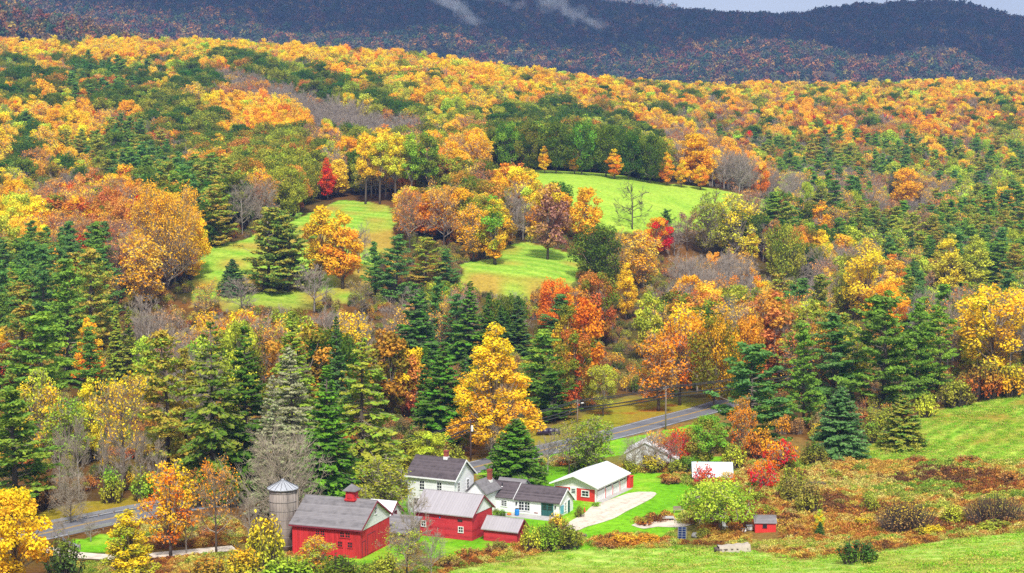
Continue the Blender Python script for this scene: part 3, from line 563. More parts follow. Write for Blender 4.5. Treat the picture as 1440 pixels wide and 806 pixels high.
# --- silo
p = hit(396, 776); t = thing('silo', 'tall round silo of grey weathered staves with a pointed metal cap', 'silo', (p[0], p[1] + 2.0, p[2]))
MB().lathe([(1.88, -0.5), (1.88, 3.0), (1.86, 5.5), (1.84, 8.4)], 28).obj('stave_wall', M_STAVE, t, True)
for z in (0.6, 1.8, 3.0, 4.2, 5.4, 6.6, 7.8): MB().lathe([(1.895, z), (1.91, z + 0.01), (1.91, z + 0.06), (1.895, z + 0.07)], 28).obj('hoop', M_GREYB, t)
mb = MB(); mb.lathe([(2.15, 8.3), (2.12, 8.4), (1.0, 9.0), (0.22, 9.42), (0.2, 9.54), (0.02, 9.58)], 16).obj('cap', boards('grey tin cap', (0.40, 0.41, 0.44, 1), 'xy', 0.5, 0.15, 0.5, 0.35, 0.4), t)
mb = MB()
for k in range(16):
    a = 2 * math.pi * k / 16; mb.tube([(math.cos(a) * 2.14, math.sin(a) * 2.14, 8.42), (math.cos(a) * 0.25, math.sin(a) * 0.25, 9.45)], [0.03, 0.02], 4)
mb.obj('cap_rib', M_IRON, t); MB().box(1.7, 2.1, -0.3, 0.3, -0.4, 8.2).obj('chute', M_STAVE, t)
# ------------------------------------------------------------------ trees: the meshes
RG = np.random.RandomState(7)
def quads(pos, nrm, size, rng, aspect=0.65):
    """leaf-shaped diamonds at pos facing roughly nrm"""
    n = len(pos); nrm = nrm / (np.linalg.norm(nrm, axis=1)[:, None] + 1e-9)
    t = rng.normal(size=(n, 3)); t -= (t * nrm).sum(1)[:, None] * nrm; t /= np.linalg.norm(t, axis=1)[:, None] + 1e-9
    b = np.cross(nrm, t); s = np.asarray(size)[:, None] * np.ones((n, 1)); a = s * aspect
    v = np.stack([pos - t * s, pos + b * a, pos + t * s, pos - b * a], 1).reshape(-1, 3)
    return v
def leafmesh(name, v, clump, tone, m, extra=None):
    """quads v (4n x 3) with face values clump, tone; extra: an MB of wood with its own material"""
    nq = len(v) // 4; ev = np.array(extra.v) if extra and extra.v else np.zeros((0, 3)); ef = extra.f if extra else []
    me = bpy.data.meshes.new(name)
    lv = [np.arange(4 * nq)]; tot = [np.full(nq, 4)]
    if ef: lv.append(np.concatenate([np.array(f) for f in ef]) + 4 * nq); tot.append(np.array([len(f) for f in ef]))
    lv = np.concatenate(lv).astype(np.int32); tot = np.concatenate(tot).astype(np.int32)
    V = np.vstack([v, ev]); me.vertices.add(len(V)); me.vertices.foreach_set('co', V.ravel())
    me.loops.add(len(lv)); me.loops.foreach_set('vertex_index', lv)
    me.polygons.add(len(tot)); me.polygons.foreach_set('loop_start', np.concatenate([[0], np.cumsum(tot)[:-1]]).astype(np.int32)); me.polygons.foreach_set('loop_total', tot)
    for nm, val in (('clump', clump), ('tone', tone)):
        a = me.attributes.new(nm, 'FLOAT', 'FACE'); a.data.foreach_set('value', np.concatenate([val, np.full(len(ef), 0.5)]).astype(np.float32))
    me.materials.append(m)
    if extra:
        me.materials.append(extra.mat); mi = np.zeros(len(tot), np.int32); mi[nq:] = 1; me.polygons.foreach_set('material_index', mi)
    me.update(calc_edges=True); return me
def unit(n, rng):
    d = rng.normal(size=(n, 3)); return d / np.linalg.norm(d, axis=1)[:, None]
PROFILES = {
    'round': lambda t: np.sqrt(np.clip(1 - (1.9 * t - 0.9) ** 2, 0, 1)),
    'oval': lambda t: np.sqrt(np.clip(1 - (2 * t - 1) ** 2, 0, 1)) * (1.0 - 0.25 * t),
    'tall': lambda t: np.clip(np.sin(np.pi * np.clip(t * 0.92 + 0.06, 0, 1)), 0, 1) ** 0.8 * (1.05 - 0.5 * t),
    'vase': lambda t: np.sqrt(np.clip(1 - (1.6 * t - 0.9) ** 2, 0, 1)) * (0.55 + 0.45 * t),
    'pyramid': lambda t: (1 - t) ** 0.75 * np.clip(t * 6, 0, 1) ** 0.5,
    'dome': lambda t: np.sqrt(np.clip(1 - t ** 2, 0, 1)),
}
def wood(H, W, base, lobes, rng, r0=None, limbs=True):
    mb = MB(); r0 = r0 or H * 0.017; top = base + (H - base) * 0.75
    bend = rng.normal(size=2) * 0.02 * H
    pts = [(bend[0] * t * t, bend[1] * t * t, top * t) for t in (-0.02, 0.12, 0.4, 0.7, 1.0)]
    mb.tube(pts, [r0 * 1.35, r0, r0 * 0.85, r0 * 0.6, r0 * 0.2], 6)
    br = MB()
    for c in (lobes if limbs else []):
        z0 = base * 0.8 + (c[2] - base) * rng.uniform(0.2, 0.55); z0 = min(max(z0, base * 0.6), top * 0.95); t = z0 / top
        a = np.array([bend[0] * t * t, bend[1] * t * t, z0]); m_ = a * 0.45 + c * 0.55; m_[2] -= rng.uniform(-0.02, 0.05) * H
        rr = r0 * (1 - t) * 0.5 + 0.05
        br.tube([a, m_, c], [rr, rr * 0.6, rr * 0.25], 4, False)
    return mb, br
def broad(H, W, cb, nl, nleaf, ls, prof, seed, lobe=0.30, fill=0.25, twig=0):
    """broad crown of leaf clumps; returns (trunk mb, branch mb, quads, clump, tone)"""
    rng = np.random.RandomState(seed); base = H * cb; pr = PROFILES[prof]
    L = []; tries = 0
    while len(L) < nl and tries < 4000:
        tries += 1
        t = rng.uniform(0.02, 0.97); r = pr(np.array(t)) * W / 2
        k = rng.uniform(0.45, 0.92) if rng.rand() > fill else rng.uniform(0, 0.45)
        a = rng.uniform(0, 2 * np.pi); rl = W * lobe * 0.5 * rng.uniform(0.7, 1.25) * (0.65 + 0.35 * pr(np.array(t)))
        c = np.array([np.cos(a) * r * k, np.sin(a) * r * k, base + (H - base) * t])
        c[2] = min(c[2], H - rl * 0.75)
        if all(np.linalg.norm((c - q)[:3]) > 0.62 * (rl + s) for q, s in L): L.append((c, rl))
    V, CL, TN = [], [], []; tw = MB()
    wt = np.array([s ** 2 for _, s in L]); wt = wt / wt.sum()
    for (c, rl), w in zip(L, wt):
        n = max(12, int(nleaf * w)); d = unit(n, rng); d[:, 2] = d[:, 2] * 0.85 + 0.18
        rad = rl * (0.45 + 0.62 * rng.rand(n) ** 0.6) * (1 + 0.22 * np.sin(d[:, 0] * 5 + c[0]) * np.cos(d[:, 1] * 6 + c[1]))
        p = c + d * rad[:, None]; p[:, 2] = np.maximum(p[:, 2], base * 0.55)
        nr = d * 0.7 + np.array([0, 0, 0.45]) + rng.normal(size=(n, 3)) * 0.6
        V.append(quads(p, nr, ls * rng.uniform(0.65, 1.3, n), rng)); cl = rng.rand()
        hgt = (c[2] - base) / (H - base)
        CL.append(np.clip(cl * 0.75 + 0.25 * rng.rand(n) + (hgt - 0.5) * 0.35, 0, 1)); TN.append(np.clip(rng.rand(n) * 0.7 + 0.3 * rng.rand(), 0, 1))
        for _ in range(twig):
            e = c + unit(1, rng)[0] * rl * 1.05; tw.tube([c, (c + e) / 2 + rng.normal(size=3) * 0.1, e], [0.07, 0.05, 0.03], 3, False)
    tr, br = wood(H, W, base, [c for c, _ in L], rng)
    br.v, br.f, br.m = (lambda o: (br.v + tw.v, br.f + [tuple(i + o for i in f) for f in tw.f], br.m + tw.m))(len(br.v))
    return tr, br, np.vstack(V), np.concatenate(CL), np.concatenate(TN)
def bare(H, W, cb, seed, n1=16, n2=5, n3=5, n4=3, up=0.7, leaves=0, ls=0.3, spread=1.0, rt=0.045):
    """leafless crown of ever finer branches, with a few leaves left at the tips"""
    rng = np.random.RandomState(seed); base = H * cb; tr, _ = wood(H, W, base, [], rng, limbs=False); br = MB(); tips = []
    def grow(p, d, ln, r, lev):
        q = p + d * ln * 0.5 + rng.normal(size=3) * ln * 0.05; e = q + (d + np.array([0, 0, 0.18]) + rng.normal(size=3) * 0.12) * ln * 0.5
        br.tube([p, q, e], [r, r * 0.75, r * 0.4], 4 if lev == 1 else 3, False)
        if lev == 4: tips.append(e); return
        for i in range((0, n2, n3, n4)[lev]):
            t = rng.uniform(0.25, 1.0); s = p + (q - p) * min(1, 2 * t) if t < 0.5 else q + (e - q) * (2 * t - 1)
            dd = d * 0.75 + unit(1, rng)[0] * 0.75 + np.array([0, 0, 0.25 * up]); dd /= np.linalg.norm(dd)
            grow(s, dd, ln * rng.uniform(0.42, 0.62), max(r * 0.45, rt * (1.0, 1.0, 0.8, 0.6)[lev]), lev + 1)
    for i in range(n1):
        t = (i + rng.rand()) / n1; z = base + (H * 0.8 - base) * t; a = i * 2.4 + rng.rand()
        el = up * (0.5 + 0.6 * t); d = np.array([np.cos(a) * math.cos(el), np.sin(a) * math.cos(el), math.sin(el)])
        ln = (W * 0.44 * (1 - 0.35 * t)) / max(0.35, math.cos(el)) * rng.uniform(0.75, 1.05) * spread
        ln = min(ln, (H * 1.02 - z) / max(0.25, d[2] + 0.1)); grow(np.array([0, 0, z]), d, ln, H * 0.0075 * (1.1 - 0.6 * t) + 0.02, 1)
    V = np.zeros((0, 3)); CL = TN = np.zeros(0)
    if leaves:
        tp = np.array(tips); k = rng.choice(len(tp), leaves, p=(lambda w: w / w.sum())(np.clip(tp[:, 2] - base * 0.8, 0.2, None) ** 1.2)); p = tp[k] + rng.normal(size=(leaves, 3)) * 0.35
        V = quads(p, unit(leaves, rng) + np.array([0, 0, 0.5]), ls * rng.uniform(0.6, 1.3, leaves), rng)
        CL = fnoise(p[:, 0] + 40, p[:, 2] + 40, 1.6, seed); TN = rng.rand(leaves)
    return tr, br, V, CL, TN
def spruce(H, W, seed, droop=0.35, dens=1.0, base=0.03, ls=0.40, curve=0.9, bare_in=0.25, up_tip=0.3, gaps=0.0):
    """spruce or fir: whorls of drooping boughs set with hanging sprays"""
    rng = np.random.RandomState(seed); tr = MB(); tr.tube([(0, 0, -0.3), (0, 0, H * 0.3), (0, 0, H * 0.99)], [H * 0.014, H * 0.010, 0.02], 6); br = MB(); V, CL, TN = [], [], []
    z = H * base + 0.3; 
    while z < H * 0.985:
        t = z / H; L = W / 2 * ((1 - t) ** curve) * (0.75 + 0.25 * min(1, t * 7)) + 0.15
        nb = max(4, int(round((5 + 3.0 * (1 - t)) * dens)))
        for k in range(nb):
            if rng.rand() < gaps: continue
            a = rng.uniform(0, 2 * np.pi); ln = L * rng.uniform(0.72, 1.12); cl = rng.rand()
            d = np.array([np.cos(a), np.sin(a), 0]); el0 = 0.55 * t - 0.05; s = np.linspace(0, 1, 9)
            rise = np.tan(el0) * s - droop * s ** 1.5 * (1.15 - t) * 1.1 + up_tip * droop * s ** 4
            pts = d[None] * (s * ln)[:, None]; pts[:, 2] = z + rise * ln
            br.tube([pts[0], pts[4], pts[8]], [0.05 + 0.02 * (1 - t), 0.035, 0.015], 3, False)
            n = max(8, int(ln * 13.5 * dens)); q = bare_in + (1 - bare_in) * rng.rand(n) ** 0.8
            p = np.stack([np.interp(q, s, pts[:, i]) for i in range(3)], 1); side = np.array([-d[1], d[0], 0])
            w = (0.10 + 0.24 * ln * (1 - 0.55 * q)) * rng.uniform(-1, 1, n); p += side[None] * w[:, None]; p[:, 2] -= np.abs(w) * 0.35 + rng.rand(n) * 0.18
            nr = np.stack([d[0] * 0.5 + rng.normal(size=n) * 0.5, d[1] * 0.5 + rng.normal(size=n) * 0.5, 0.6 + rng.normal(size=n) * 0.35], 1)
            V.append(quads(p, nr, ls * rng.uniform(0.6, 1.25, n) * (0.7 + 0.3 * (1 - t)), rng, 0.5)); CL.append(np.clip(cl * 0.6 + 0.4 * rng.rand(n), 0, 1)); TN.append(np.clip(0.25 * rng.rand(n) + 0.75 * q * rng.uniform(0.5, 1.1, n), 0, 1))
        z += H / 46.0 * (0.75 + 0.5 * rng.rand()) / (0.7 + 0.3 * dens)
    return tr, br, np.vstack(V), np.concatenate(CL), np.concatenate(TN)
def pine(H, W, seed, base=0.06, whorls=14, ls=0.32, shape=0.6, plates=1.0, dens=1.0):
    """white pine: spaced whorls of level, upswept boughs with flat tufts towards their ends"""
    rng = np.random.RandomState(seed); tr = MB(); b1, b2 = rng.normal(size=2) * 0.015 * H; shape *= rng.uniform(0.75, 1.15)
    tr.tube([(0, 0, -0.3), (b1, b2, H * 0.45), (0, 0, H * 0.97)], [H * 0.016, H * 0.011, 0.04], 6); br = MB(); V, CL, TN = [], [], []
    for w in range(whorls):
        t = base + (0.97 - base) * (w / (whorls - 1)) ** 0.92; u = (t - base) / (1 - base)
        L = W / 2 * (np.clip(1 - u, 0, 1) ** shape) * (0.7 + 0.3 * np.clip(u * 4, 0, 1)) + 0.5
        for k in range(int(6 + 2 * rng.rand())):
            a = rng.uniform(0, 2 * np.pi); ln = L * rng.uniform(0.42, 1.15); el = 0.12 + 0.75 * u ** 2 + rng.normal() * 0.1
            z = H * (t + rng.normal() * 0.026); d = np.array([np.cos(a) * np.cos(el), np.sin(a) * np.cos(el), np.sin(el)])
            p0 = np.array([0, 0, z]); p1 = p0 + d * ln * 0.55; p2 = p1 + (d + np.array([0, 0, 0.22])) * ln * 0.45
            br.tube([p0, p1, p2], [0.09 * (1 - u) + 0.04, 0.05, 0.02], 4, False); cl = rng.rand()
            for j in range(max(3, int(ln * 1.7 * plates))):
                s = rng.uniform(0.3, 1.03); c = p0 + (p1 - p0) * min(1, s / 0.55) + (p2 - p1) * max(0, (s - 0.55) / 0.45)
                c = c + np.array([-d[1], d[0], 0]) * rng.uniform(-1, 1) * ln * 0.28 * (1.1 - 0.5 * s); rr = rng.uniform(0.55, 1.0) * (0.5 + 0.05 * H * 0.6)
                n = int(24 * dens * rr); e = unit(n, rng); e[:, 2] = np.abs(e[:, 2]) * 0.5 - 0.05
                p = c + e * rr * rng.uniform(0.4, 1.0, n)[:, None]
                V.append(quads(p, e * 0.6 + np.array([0, 0, 0.6]) + rng.normal(size=(n, 3)) * 0.5, ls * rng.uniform(0.6, 1.2, n), rng, 0.5))
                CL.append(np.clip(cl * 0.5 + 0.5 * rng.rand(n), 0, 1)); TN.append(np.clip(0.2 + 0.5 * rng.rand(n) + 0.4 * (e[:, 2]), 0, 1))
    return tr, br, np.vstack(V), np.concatenate(CL), np.concatenate(TN)
def shrub(H, W, seed, stems=60, leaves=500, ls=0.22, prof='dome'):
    rng = np.random.RandomState(seed); st = MB(); tips = []
    for i in range(stems):
        a = rng.uniform(0, 2 * np.pi); k = math.sqrt(rng.rand()); zz = H * PROFILES['dome'](np.array(k * 0.93)) * rng.uniform(0.75, 1.05)
        e = np.array([math.cos(a) * k * W / 2, math.sin(a) * k * W / 2, zz]); b0 = np.array([e[0] * 0.6, e[1] * 0.6, -0.1]); m_ = b0 * 0.5 + e * 0.5; m_[2] = zz * 0.5
        st.tube([b0, m_, e], [0.045, 0.03, 0.012], 3, False); tips.append((m_, e))
    n = leaves; k = rng.randint(0, stems, n); s = rng.rand(n) ** 0.7 * 1.35 - 0.35
    p = np.array([tips[i][0] * (1 - t) + tips[i][1] * t for i, t in zip(k, s)]) + rng.normal(size=(n, 3)) * W * 0.035
    p[:, 2] = np.maximum(p[:, 2], 0.05)
    V = quads(p, p / np.array([W, W, H]) + np.array([0, 0, 0.4]) + rng.normal(size=(n, 3)) * 0.5, ls * rng.uniform(0.6, 1.3, n), rng)
    return st, None, V, np.clip(p[:, 2] / H * 0.8 + 0.25 * (rng.rand(n) - 0.3), 0, 1), rng.rand(n)

PROTO = {}                  # name -> dict(H, W, parts)
def reg(name, H, W, built, leaf=M_LEAF, bark=M_BARK, twig=M_TWIG, bare_=False):
    tr, br, V, CL, TN = built; d = dict(H=H, W=W)
    allv = V if len(V) else np.array(br.v)
    d['H'] = float(np.percentile(allv[:, 2], 99.7)); d['W'] = float(np.percentile(np.hypot(allv[:, 0], allv[:, 1]), 96) * 2)
    d['trunk'] = tr.mesh('trunk', bark, True) if tr is not None and tr.v else None
    if br is not None and br.v: br.mat = twig
    d['crown'] = leafmesh('crown', V, CL, TN, leaf, br if br is not None and br.v else None) if len(V) else br.mesh('branches', twig)
    one = MB(); one.v = list(tr.v) if tr is not None else []; one.f = list(tr.f) if tr is not None else []
    d['raw'] = (tr, br, V, CL, TN, leaf, bark, twig); PROTO[name] = d
def far_mesh(name):
    """trunk, boughs and leaves as one mesh, for the far wood"""
    tr, br, V, CL, TN, leaf, bark, twig = PROTO[name]['raw']; e = MB()
    for s in (tr, br):
        if s is not None and s.v: e.add(s.v, s.f)
    e.mat = twig; return leafmesh('far_' + name, V, CL, TN, leaf, e)
k = 0
for i in range(4): reg('round%d' % i, 15, 11, broad(15, 11, 0.14, 38, 7600, 0.25, 'round', 100 + i, 0.28))
for i in range(3): reg('oak%d' % i, 15, 13, broad(15, 13, 0.13, 40, 8600, 0.26, 'round', 120 + i, 0.32))
for i in range(3): reg('oval%d' % i, 17, 9.5, broad(17, 9.5, 0.16, 34, 3600, 0.34, 'oval', 140 + i, 0.34))
for i in range(3): reg('tall%d' % i, 19, 8, broad(19, 8, 0.12, 38, 5600, 0.24, 'tall', 160 + i, 0.36))
for i in range(3): reg('airy%d' % i, 16, 11, broad(16, 11, 0.16, 48, 3300, 0.23, 'oval', 180 + i, 0.25, twig=9))
for i in range(2): reg('pyramid%d' % i, 17, 9, broad(17, 9, 0.08, 60, 7800, 0.19, 'pyramid', 200 + i, 0.24, twig=3))
reg('greatpoplar0', 24, 15, broad(24, 15, 0.07, 110, 17000, 0.19, 'pyramid', 205, 0.17, twig=4))
reg('greatmaple0', 20, 20, bare(20, 20, 0.12, 206, 26, 7, 6, 4, 0.8, 11000, 0.24))
for i in range(2): reg('ragged%d' % i, 16, 12, broad(16, 12, 0.12, 30, 5600, 0.22, 'vase', 210 + i, 0.27, 0.15, twig=8))
for i in range(3): reg('grove%d' % i, 20, 8, broad(20, 8, 0.36, 30, 5000, 0.25, 'oval', 220 + i, 0.34))
for i in range(2): reg('gold%d' % i, 17, 9, broad(17, 9, 0.14, 40, 6400, 0.25, 'tall', 235 + i, 0.32, twig=2))
for i in range(3): reg('half%d' % i, 15, 11, bare(15, 11, 0.2, 240 + i, 15, 6, 5, 4, 0.75, 1500, 0.23))
for i in range(4): reg('bare%d' % i, 15, 10, bare(15, 10, 0.2, 260 + i, 16, 6, 5, 4, 0.8), bark=M_BARKP)
reg('solitary0', 15, 14, bare(15, 14, 0.16, 281, 12, 4, 4, 3, 0.45, rt=0.07), twig=M_BARK)
reg('bush0', 14, 14, bare(14, 14, 0.03, 285, 40, 5, 5, 3, 0.75, rt=0.04), twig=M_TWIGP)
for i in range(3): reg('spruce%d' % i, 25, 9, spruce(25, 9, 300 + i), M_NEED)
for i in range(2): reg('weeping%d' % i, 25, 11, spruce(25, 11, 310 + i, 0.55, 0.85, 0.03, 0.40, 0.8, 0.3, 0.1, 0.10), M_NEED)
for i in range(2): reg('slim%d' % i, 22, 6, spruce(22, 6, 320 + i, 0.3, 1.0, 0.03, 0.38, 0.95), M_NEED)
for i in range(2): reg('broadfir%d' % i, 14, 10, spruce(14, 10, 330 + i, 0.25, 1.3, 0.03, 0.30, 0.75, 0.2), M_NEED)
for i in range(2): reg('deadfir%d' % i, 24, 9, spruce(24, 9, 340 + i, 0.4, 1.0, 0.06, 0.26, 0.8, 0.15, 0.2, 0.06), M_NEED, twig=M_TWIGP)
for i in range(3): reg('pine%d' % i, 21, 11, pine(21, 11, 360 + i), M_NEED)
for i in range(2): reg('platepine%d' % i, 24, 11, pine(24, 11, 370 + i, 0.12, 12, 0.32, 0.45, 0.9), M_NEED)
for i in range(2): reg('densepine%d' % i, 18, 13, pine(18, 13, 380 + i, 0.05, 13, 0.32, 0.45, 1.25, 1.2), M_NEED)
for i in range(2): reg('brush%d' % i, 2.6, 3.2, shrub(2.6, 3.2, 400 + i, 70, 1300, 0.11))
for i in range(2): reg('willow%d' % i, 4.5, 9, shrub(4.5, 9, 410 + i, 520, 2200, 0.10), twig=M_TWIG)
for i in range(2): reg('sumac%d' % i, 4, 6, broad(4, 6, 0.22, 26, 1500, 0.15, 'round', 420 + i, 0.30, twig=3))
for i in range(1): reg('apple%d' % i, 6.5, 10, broad(6.5, 10, 0.34, 50, 6000, 0.15, 'dome', 430 + i, 0.23, twig=2))
# ------------------------------------------------------------------ trees: where each one stands
COL = dict(Y=(255, 216, 52), GO=(253, 202, 46), O=(249, 174, 40), RO=(208, 132, 54), R=(230, 84, 38), G=(132, 138, 44), DG=(80, 112, 36), L=(212, 218, 70), YG=(182, 186, 58), LG=(142, 186, 56),
           P=(108, 146, 58), PB=(98, 138, 74), PG=(136, 166, 54), PY=(190, 166, 66), S=(84, 116, 38), SB=(80, 114, 58), SG=(106, 156, 42), OL=(158, 160, 58), GR=(158, 162, 120), BR=(170, 134, 84), PK=(214, 146, 78), MV=(180, 138, 110), PO=(252, 194, 74))
LC = {k: lin(v) for k, v in COL.items()}
def paintleaf(o, a, b, j=0.0, rng=RG):
    for nm, c in (('leaf_col', a), ('leaf_two', b)):
        c = np.array(LC[c][:3]) * (1 + rng.uniform(-j, j, 3) * np.array([0.6, 1.0, 0.4])) * (1 + rng.uniform(-j, j)); o[nm] = [float(max(0, min(1, x))) for x in c] + [1.0]
def grow(name, proto, loc, sx, sz, rz, a, b, j=0.0):
    d = PROTO[proto]; e = bpy.data.objects.new(name, None); C.objects.link(e); e.location = [float(v) for v in loc]; e.rotation_euler = (RG.uniform(-0.035, 0.035), RG.uniform(-0.035, 0.035), rz); e.scale = (sx, sx, sz)
    if d['trunk']:
        t = bpy.data.objects.new('trunk' if d['crown'].name[:5] == 'crown' and not proto[:5] in ('brush', 'willo') else 'stem', d['trunk']); C.objects.link(t); t.parent = e
    c = bpy.data.objects.new('branches' if d['crown'].name.startswith('branches') else 'crown', d['crown']); C.objects.link(c); c.parent = e; paintleaf(c, a, b, j); return e
TREES = []        # every planted tree, for the depth order and the keep-clear test: px, top, w, base, Y
def plant(name, proto, px, top, base, wpx, a, b, label, group=None, cat='tree', rz=None):
    p = hit(px, base); h = at(px, top, p[1])[2] - p[2]; w = wpx / FPX * p[1]; d = PROTO[proto]
    e = grow(name, proto, (p[0], p[1], p[2] - 0.05), w / d['W'], h / d['H'], RG.uniform(0, 6.28) if rz is None else rz, a, b, 0.06)
    tag(e, label, cat, group); TREES.append((px, top, wpx, base, p[1], e)); return e
T = plant
# conifers standing round the farm
T('spruce_tree', 'weeping0', 300, 455, 702, 118, 'S', 'OL', 'tallest dark olive spruce with a bare grey trunk showing, behind the grey silo')
T('spruce_tree', 'spruce1', 346, 462, 694, 96, 'S', 'DG', 'very dark green spruce between the tall olive spruce and the pale grey one')
T('spruce_tree', 'spruce2', 412, 440, 640, 92, 'PG', 'OL', 'yellow-green spruce top rising behind the pale grey spruce')
T('dying_spruce', 'deadfir0', 415, 490, 700, 92, 'GR', 'GR', 'pale grey-green spruce thin in needle, between dark spruces')
T('dying_spruce', 'deadfir1', 384, 530, 728, 76, 'GR', 'GR', 'nearly dead silvery spruce with drooping bare boughs beside the silo')
T('spruce_tree', 'spruce0', 458, 516, 712, 98, 'SG', 'S', 'bright green dense spruce right behind the big red barn')
T('spruce_tree', 'weeping1', 508, 476, 694, 136, 'OL', 'PG', 'broad light olive spruce with loose drooping boughs above the farmhouse')
T('spruce_tree', 'slim0', 475, 446, 620, 46, 'SB', 'S', 'slim dark spruce tip behind the loose olive spruce')
T('spruce_tree', 'spruce1', 584, 400, 540, 82, 'SB', 'SG', 'dark blue-green spruce at the foot of the middle meadow, left of the pointed pair')
T('spruce_tree', 'spruce2', 658, 396, 520, 62, 'S', 'SG', 'tall pointed green spruce right below the middle meadow')
T('spruce_tree', 'slim1', 688, 412, 520, 40, 'S', 'S', 'smaller spruce leaning on the tall pointed one below the middle meadow')
T('spruce_tree', 'slim0', 729, 416, 510, 48, 'S', 'SB', 'dark narrow spruce left of the red-orange round maple')
T('spruce_tree', 'slim1', 704, 430, 505, 34, 'SB', 'S', 'small dark spruce next to the narrow one above the yellow poplar')
T('spruce_tree', 'spruce0', 622, 482, 622, 84, 'S', 'SG', 'dark green spruce standing left of the great yellow poplar')
T('spruce_tree', 'slim0', 600, 488, 610, 44, 'S', 'S', 'dark spruce half hidden behind the one beside the yellow poplar')
T('spruce_tree', 'broadfir0', 725, 590, 680, 88, 'S', 'SG', 'bushy dark green spruce beside the road behind the farmhouse')
T('spruce_tree', 'broadfir1', 327, 365, 413, 40, 'SB', 'SB', 'small dark blue spruce alone on the left meadow')
T('pine_tree', 'densepine0', 376, 292, 408, 84, 'P', 'PY', 'big dark pine with several trunks on the left meadow')
T('pine_tree', 'densepine1', 406, 298, 410, 78, 'P', 'PY', 'yellow-tinged pine joined to the big dark pine on the left meadow')
T('pine_tree', 'pine0', 556, 330, 424, 56, 'PB', 'P', 'taller blue-green pine of the pair at the right edge of the left meadow')
T('pine_tree', 'pine1', 528, 340, 418, 40, 'P', 'PB', 'lower blue-green pine of the pair at the right edge of the left meadow')
T('pine_tree', 'densepine0', 598, 334, 402, 56, 'PY', 'PG', 'rounded olive pine between the blue-green pines and the middle meadow')
T('pine_tree', 'pine2', 629, 350, 402, 36, 'PB', 'P', 'small blue-grey pine at the left tip of the middle meadow')
T('pine_tree', 'platepine0', 236, 466, 668, 104, 'PY', 'PG', 'large yellow-olive pine with flat layered boughs left of the spruces')
T('pine_tree', 'platepine1', 266, 490, 660, 60, 'PY', 'OL', 'yellowish pine with layered boughs tucked behind the large layered one')
T('pine_tree', 'pine0', 58, 440, 620, 120, 'PG', 'P', 'broad bright green pine at the left edge above the yellow birch')
T('pine_tree', 'pine1', 34, 408, 560, 80, 'PY', 'P', 'brown-tinged pine at the far left above the bright green pine')
T('pine_tree', 'pine2', 96, 365, 540, 84, 'P', 'PG', 'tall dark pine on the left slope above the orange pointed maple')
T('pine_tree', 'platepine0', 132, 350, 500, 70, 'PY', 'PG', 'tall olive-brown pine on the left slope')
T('pine_tree', 'pine1', 62, 345, 480, 60, 'P', 'PB', 'blue-green pine below the big yellow tree at the left edge')
T('pine_tree', 'pine0', 22, 548, 720, 128, 'PG', 'P', 'large green pine in the lower left corner above the yellow maple')
T('pine_tree', 'pine2', 128, 460, 560, 50, 'P', 'PG', 'green pine beside the orange pointed maple')
T('cedar_tree', 'slim1', 166, 428, 540, 34, 'OL', 'PG', 'left one of two narrow olive cedars on the left slope')
T('cedar_tree', 'slim0', 184, 432, 540, 34, 'OL', 'DG', 'right one of two narrow olive cedars on the left slope')
T('pine_tree', 'densepine1', 1240, 412, 574, 112, 'P', 'PG', 'big dense dark green pine of the clump above the right field')
T('pine_tree', 'pine0', 1172, 440, 572, 82, 'PB', 'P', 'blue-green pine at the left of the clump above the right field')
T('pine_tree', 'pine2', 1288, 420, 566, 52, 'P', 'PG', 'tall pine with a dark bare trunk right of the big dense pine')
T('pine_tree', 'platepine1', 1316, 430, 562, 66, 'PG', 'P', 'light green open pine at the right end of the pine clump')
T('spruce_tree', 'broadfir0', 1180, 545, 642, 78, 'PB', 'SB', 'blue spruce at the lower left corner of the right field')
T('pine_tree', 'broadfir1', 1270, 556, 630, 62, 'OL', 'P', 'lone pine with a short bare trunk on the right field')
T('pine_tree', 'densepine0', 1055, 484, 628, 112, 'P', 'PB', 'large rounded blue-green pine beside the road bend')
T('pine_tree', 'pine0', 764, 464, 576, 84, 'PG', 'P', 'bright green pine right of the great yellow poplar')
T('pine_tree', 'pine1', 788, 414, 500, 62, 'PB', 'P', 'blue-green pine in front of the red-orange round maple')
T('pine_tree', 'densepine1', 778, 520, 592, 66, 'DG', 'P', 'dark bushy hemlock just above the utility poles')
T('pine_tree', 'pine2', 1130, 455, 600, 60, 'P', 'PG', 'muted green pine behind the round blue-green pine')
# broad trees one can name
T('poplar_tree', 'greatpoplar0', 694, 458, 640, 124, 'Y', 'GO', 'great yellow poplar with orange lower boughs above the farmhouse')
T('maple_tree', 'oval0', 552, 464, 590, 72, 'G', 'RO', 'round olive maple turning red at the top, above the farmhouse')
T('maple_tree', 'oval1', 582, 490, 590, 46, 'PK', 'GO', 'small salmon orange maple left of the great poplar')
T('maple_tree', 'gold0', 450, 290, 402, 54, 'Y', 'GO', 'left half of the golden maple pair on the left meadow')
T('maple_tree', 'gold1', 482, 298, 406, 56, 'GO', 'Y', 'right half of the golden maple pair on the left meadow')
T('maple_tree', 'greatmaple0', 236, 256, 420, 112, 'GO', 'O', 'very large orange maple left of the left meadow')
T('maple_tree', 'airy1', 205, 330, 440, 70, 'GO', 'PO', 'pale orange maple below the very large orange one')
T('maple_tree', 'pyramid1', 124, 448, 545, 48, 'O', 'GO', 'bright orange pointed maple among the pines on the left slope')
T('ash_tree', 'round0', 340, 452, 580, 58, 'L', 'YG', 'lime yellow round tree behind the tall dark spruces')
T('ash_tree', 'oval2', 206, 474, 560, 42, 'LG', 'L', 'fresh green ash beside the layered yellow-olive pine')
T('maple_tree', 'round1', 784, 392, 480, 58, 'O', 'R', 'red-orange round maple at the right end of the middle meadow')
